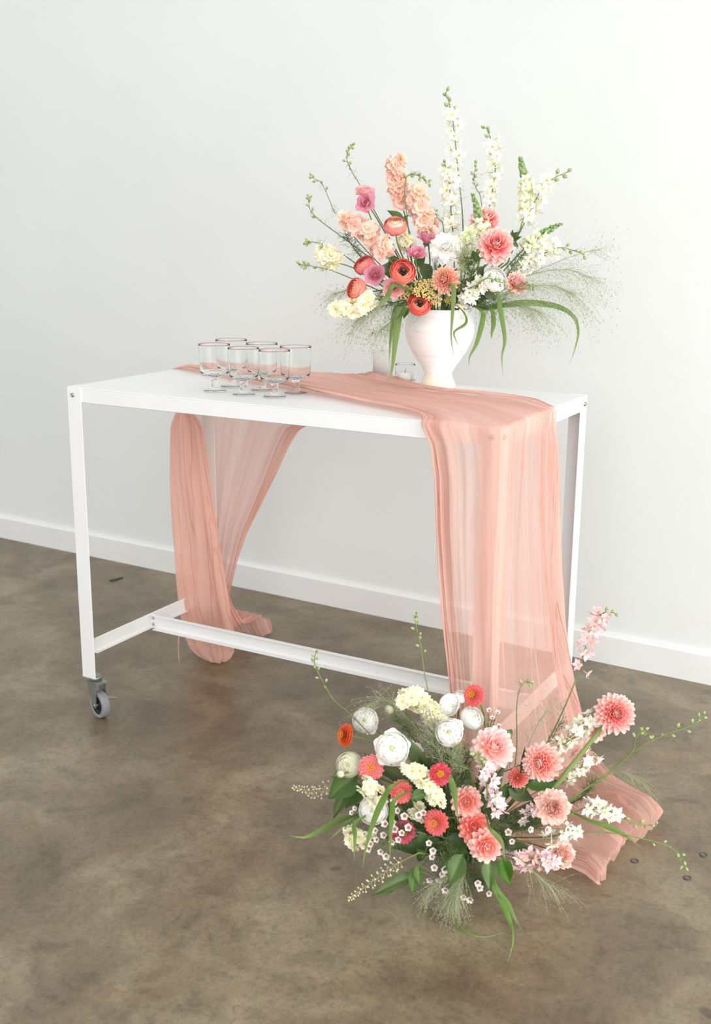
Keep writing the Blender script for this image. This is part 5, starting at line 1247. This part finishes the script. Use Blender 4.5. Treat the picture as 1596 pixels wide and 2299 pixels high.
budstem(SF, 'tallest upright bud stem in front of the table stretcher', G, [(934, 1377), (934, 1405), (945, 1450), (951, 1500), (962, 1560), (970, 1630), (985, 1720, .1)], [('bud', 0, .1, 5, 7, 3), ('bud', .1, .42, 7, 8, 7)], off=.0)
budstem(SF, 'curved bud stem leaning out beside the white ranunculus', G, [(710, 1460), (706, 1490), (722, 1525), (748, 1570), (790, 1607), (860, 1680, .1)], [('bud', 0, .18, 4, 7, 5), ('bud', .18, .55, 6, 8, 8)], off=.0)
budstem(SF, 'nodding bud stem in front of the hanging gauze', G, [(1192, 1535), (1180, 1530), (1166, 1550), (1160, 1590), (1160, 1680), (1150, 1760, .1)], [('bud', 0, .15, 7, 7, 3), ('bud', .22, .35, 2, 8, 5)], off=.0)
budstem(SF, 'long bud stem stretching far out from under the largest dahlia', G, [(1580, 1605), (1545, 1632), (1500, 1647), (1450, 1670), (1400, 1705), (1345, 1755), (1260, 1810, .1)], [('bud', 0, .12, 5, 8, 5), ('bud', .12, .5, 6, 9, 9)], off=.02)
budstem(SF, 'drooping bud stem ending beside the floor anchor', G, [(1535, 1952), (1530, 1925), (1500, 1900), (1450, 1885), (1390, 1872), (1310, 1868), (1220, 1880, .1)], [('bud', 0, .22, 7, 8, 4), ('bud', .22, .5, 4, 8, 5)], off=.13)
budstem(SF, 'leafy bud stem curling under the largest ball dahlia', G, [(1455, 1650), (1440, 1640), (1425, 1665), (1418, 1690), (1360, 1740), (1270, 1800, .1)], [('bud', 0, .4, 6, 9, 5)], off=.05)
budstem(SF, 'short green buds above the white larkspur column', G, [(1068, 1690), (1080, 1710), (1090, 1740), (1095, 1800)], [('bud', 0, .5, 4, 11, 6)], off=.22)
G = 'wax flower sprigs'
waxflower(SF, 'wax flower sprig in front of the magenta zinnia', G, [(865, 1850), (882, 1847), (902, 1870), (895, 1885), (917, 1858), (880, 1890), (886, 1862), (843, 1865)], .20)
waxflower(SF, 'wax flower sprig drooping under the white ranunculus', G, [(855, 1912), (867, 1922), (832, 1895), (846, 1885), (862, 1875), (828, 1905)], .17)
waxflower(SF, 'wax flower sprig above the coral zinnia that faces sideways', G, [(893, 1820), (908, 1832), (940, 1830), (885, 1800), (950, 1825)], .18)
waxflower(SF, 'wax flower sprig among the dark leaves under coral zinnia', G, [(963, 1893), (972, 1910), (970, 1924), (975, 1948), (992, 1962), (985, 1975), (998, 1952), (965, 1975)], .20)
waxflower(SF, 'wax flower sprig lowest above the fine grass', G, [(1072, 1982), (1076, 1993), (1040, 2014), (1055, 2019), (1097, 2006), (1000, 1998)], .22)
waxflower(SF, 'pink tipped wax flower sprig beside the low cream stock', G, [(790, 1825), (797, 1815), (818, 1872), (775, 1860)], .15, 7)
waxflower(SF, 'wax flower sprig under the upper peach carnation', G, [(1141, 1868), (1149, 1889), (1275, 1863), (1228, 1863), (1190, 1862)], .18)
waxflower(SF, 'wax flower sprig beside the gauze under coral zinnia', G, [(1117, 1600), (1105, 1612), (1120, 1630), (1098, 1595)], .0, 7)
G = 'speedwell spikes'
veronica(SF, 'short speedwell spike pointing out from the broad toothed leaves', G, [(657, 1768), (690, 1775), (715, 1780), (740, 1765), (790, 1750)], 44, .05)
veronica(SF, 'long speedwell spike lying out over the floor in front', G, [(783, 2020), (815, 1995), (860, 1962), (900, 1935), (940, 1915)], 52, .21)
G = 'leaves in the floor arrangement'
sprig(SF, 'broad toothed leaves under the greenish cream ranunculus', G, [(800, 1740, 735, 1795, 60), (795, 1750, 742, 1840, 34), (795, 1725, 742, 1745, 34), (810, 1760, 775, 1815, 40)], .06)
sprig(SF, 'long green leaves lying low beside the speedwell spike', G, [(930, 1965, 830, 2008, 32, .18, .2), (925, 1960, 860, 2010, 26, .16, .18), (935, 1945, 925, 2012, 30, .2, .22), (940, 1940, 942, 1995, 24, .21, .22)], .2)
sprig(SF, 'broad green leaf at the front above the fine grass', G, [(1040, 1918, 1005, 1990, 44, .22, .24), (1030, 1925, 985, 1955, 28, .2, .2)], .2)
sprig(SF, 'green leaves hanging under the low coral dahlia pair', G, [(1100, 1930, 1098, 2000, 36, .21, .24), (1125, 1925, 1145, 1990, 38, .2, .2), (1080, 1935, 1095, 1975, 24, .2, .22)], .2)
sprig(SF, 'dark green leaves behind the coral zinnia that faces sideways', G, [(1000, 1880, 1050, 1915, 46, .16, .18), (960, 1880, 928, 1898, 28), (1040, 1900, 1010, 1870, 36), (950, 1930, 935, 1905, 26)], .15, M_LEAFD)
sprig(SF, 'green leaf beside the coral zinnia and cream stock', G, [(925, 1790, 966, 1775, 26)], .19)
sprig(SF, 'dark leaves between the pink dahlias', G, [(1175, 1760, 1180, 1680, 26), (1180, 1765, 1262, 1752, 34), (1170, 1780, 1150, 1740, 22), (1140, 1770, 1200, 1795, 40), (1135, 1760, 1135, 1800, 34)], .10, M_LEAFD)
sprig(SF, 'deep green filler leaves low in the floor arrangement', G, [(1000, 1860, 900, 1830, 50), (1000, 1860, 960, 1800, 50), (1050, 1860, 1110, 1800, 50), (1080, 1870, 1180, 1850, 50), (1000, 1900, 880, 1900, 46), (1050, 1900, 1010, 1960, 46), (1090, 1900, 1200, 1910, 46), (1000, 1850, 850, 1770, 44), (1000, 1830, 920, 1680, 44), (1050, 1830, 1040, 1700, 44), (1080, 1830, 1130, 1720, 44), (1120, 1850, 1260, 1830, 40)], .10, M_LEAFD)
sprig(SF, 'dark green leaves filling under the white ranunculus', G, [(950, 1760, 870, 1740, 40), (940, 1780, 820, 1690, 34), (960, 1740, 900, 1640, 34), (990, 1750, 1010, 1680, 34), (900, 1850, 790, 1800, 36), (980, 1750, 940, 1690, 34)], .12, M_LEAFD)
sprig(SF, 'green dahlia leaf beside the soft blush dahlia', G, [(1140, 1640, 1125, 1655, 14), (1140, 1640, 1152, 1650, 14), (1138, 1645, 1145, 1665, 14)], .12)
G = 'feathery foliage in the floor arrangement'
for i, (p, n, l, o, lab) in enumerate([([(1000, 1800), (985, 1720), (980, 1650)], 360, 34, .12, 'feathery green haze under the white ranunculus'), ([(1030, 1800), (1040, 1740), (1045, 1690)], 340, 34, .14, 'feathery green haze beside the crimson zinnia'),
        ([(1080, 1870), (1150, 1850), (1200, 1850)], 320, 36, .14, 'feathery green foliage under the upper peach carnation'), ([(1000, 1800), (930, 1660), (885, 1610)], 200, 28, .06, 'feathery green foliage behind the largest white ranunculus'),
        ([(1150, 1850), (1290, 1800), (1335, 1755)], 200, 26, .06, 'feathery green foliage over the cloth beside larkspur'), ([(1000, 1900), (1060, 1960), (1090, 1985)], 240, 30, .19, 'feathery green foliage at the front under the dahlias'),
        ([(900, 1850), (850, 1780), (840, 1750)], 180, 24, .13, 'feathery green foliage around the cream stock below pink zinnia'), ([(1080, 1850), (1120, 1860), (1140, 1900)], 240, 32, .17, 'feathery green foliage beside the low coral dahlias'), ([(1000, 1800), (1200, 1700), (1265, 1610)], 90, 24, .02, 'feathery green wisps around the tall pink larkspur stem')]):
    feather(SF, lab, G, p, n, l, o, seed=i + 40, hr=.0005)
G = 'grass blades in the floor arrangement'
for p, w, o, fl_, l in [([(885, 1762), (858, 1800), (835, 1855), (820, 1910), (814, 1948)], 17, .235, False, 'broad grass blade crossing the white ranunculus'), ([(892, 1790), (880, 1830), (876, 1890), (875, 1940)], 14, .225, False, 'grass blade hanging straight beside the magenta zinnia'),
        ([(800, 1832), (760, 1842), (705, 1872), (680, 1880), (650, 1876)], 17, .10, False, 'long grass blade arching out over the floor from the toothed leaves'), ([(800, 1835), (770, 1858), (740, 1885)], 11, .12, False, 'short grass blade under the long arching floor blade'),
        ([(806, 1840), (797, 1880), (795, 1935)], 11, .18, False, 'short grass blade hanging in front of the low cream stock'), ([(1012, 1745), (1022, 1790), (1028, 1850)], 16, .225, False, 'grass blade standing in front of the coral pink dahlia'),
        ([(1100, 1860), (1125, 1890), (1135, 1935)], 13, .24, False, 'grass blade bent over the low coral dahlia'), ([(1330, 1845, .1), (1370, 1858, .1), (1410, 1880, .1), (1442, 1908, .1)], 15, .1, False, 'grass blade lying across the cloth end')]:
    blade(SF, l, G, p, w, o)
blade(SF, 'longest grass blade curling forward on the bare floor', G, [(1105, 1985, .23), (1125, 2020, .24), (1145, 2070, .25), (1152, 2110, .25), (1140, 2162, .25)], 16)
blade(SF, 'pale narrow grass blade on the floor beside the longest blade', G, [(1112, 1985, .23), (1140, 2030, .24), (1160, 2070, .25), (1183, 2104, .25)], 13)
blade(SF, 'thin grass blade curved flat on the floor in front', G, [(1020, 2060, .24), (1045, 2092, .25), (1085, 2104, .25), (1140, 2092, .25)], 7)
G = 'panic grass in the floor arrangement'
for i, (p, n, l, g, o, lab) in enumerate([
        ([(1045, 1950, .2), (1030, 1980, .22), (1018, 2010, .23)], 320, 85, .8, .22, 'fine panic grass hanging down over the front floor'), ([(1030, 1950, .2), (990, 1975, .22), (965, 2000, .23)], 110, 60, .6, .22, 'fine panic grass wisps beside the long green leaves'),
        ([(960, 1680, .1), (900, 1600, .06), (860, 1570, .04), (820, 1590, .04)], 90, 75, .6, .05, 'fine panic grass arching over the top white ranunculus'), ([(1000, 1760, .15), (985, 1680, .14), (975, 1630, .12)], 260, 55, .3, .14, 'fine panic grass haze around the upright bud stem'),
        ([(1060, 1750, .15), (1040, 1720, .16), (1030, 1690, .16)], 200, 50, .3, .16, 'fine panic grass haze beside the soft blush dahlia'), ([(1200, 1780, .1), (1330, 1740, .03), (1400, 1735, .0), (1450, 1760, .0)], 46, 70, .5, .0, 'sparse panic grass wisps over the floor beyond the cloth'),
        ([(1150, 1750, .08), (1200, 1640, .0), (1230, 1590, -.02)], 60, 75, .1, .0, 'sparse panic grass wisps in front of the gauze'), ([(1150, 1920, .18), (1200, 1960, .2), (1240, 1990, .2)], 50, 90, .5, .2, 'sparse panic grass wisps under the pale pink larkspur')]):
    panicle(SF, lab, G, p, n, l, g, o, seed=i + 60)
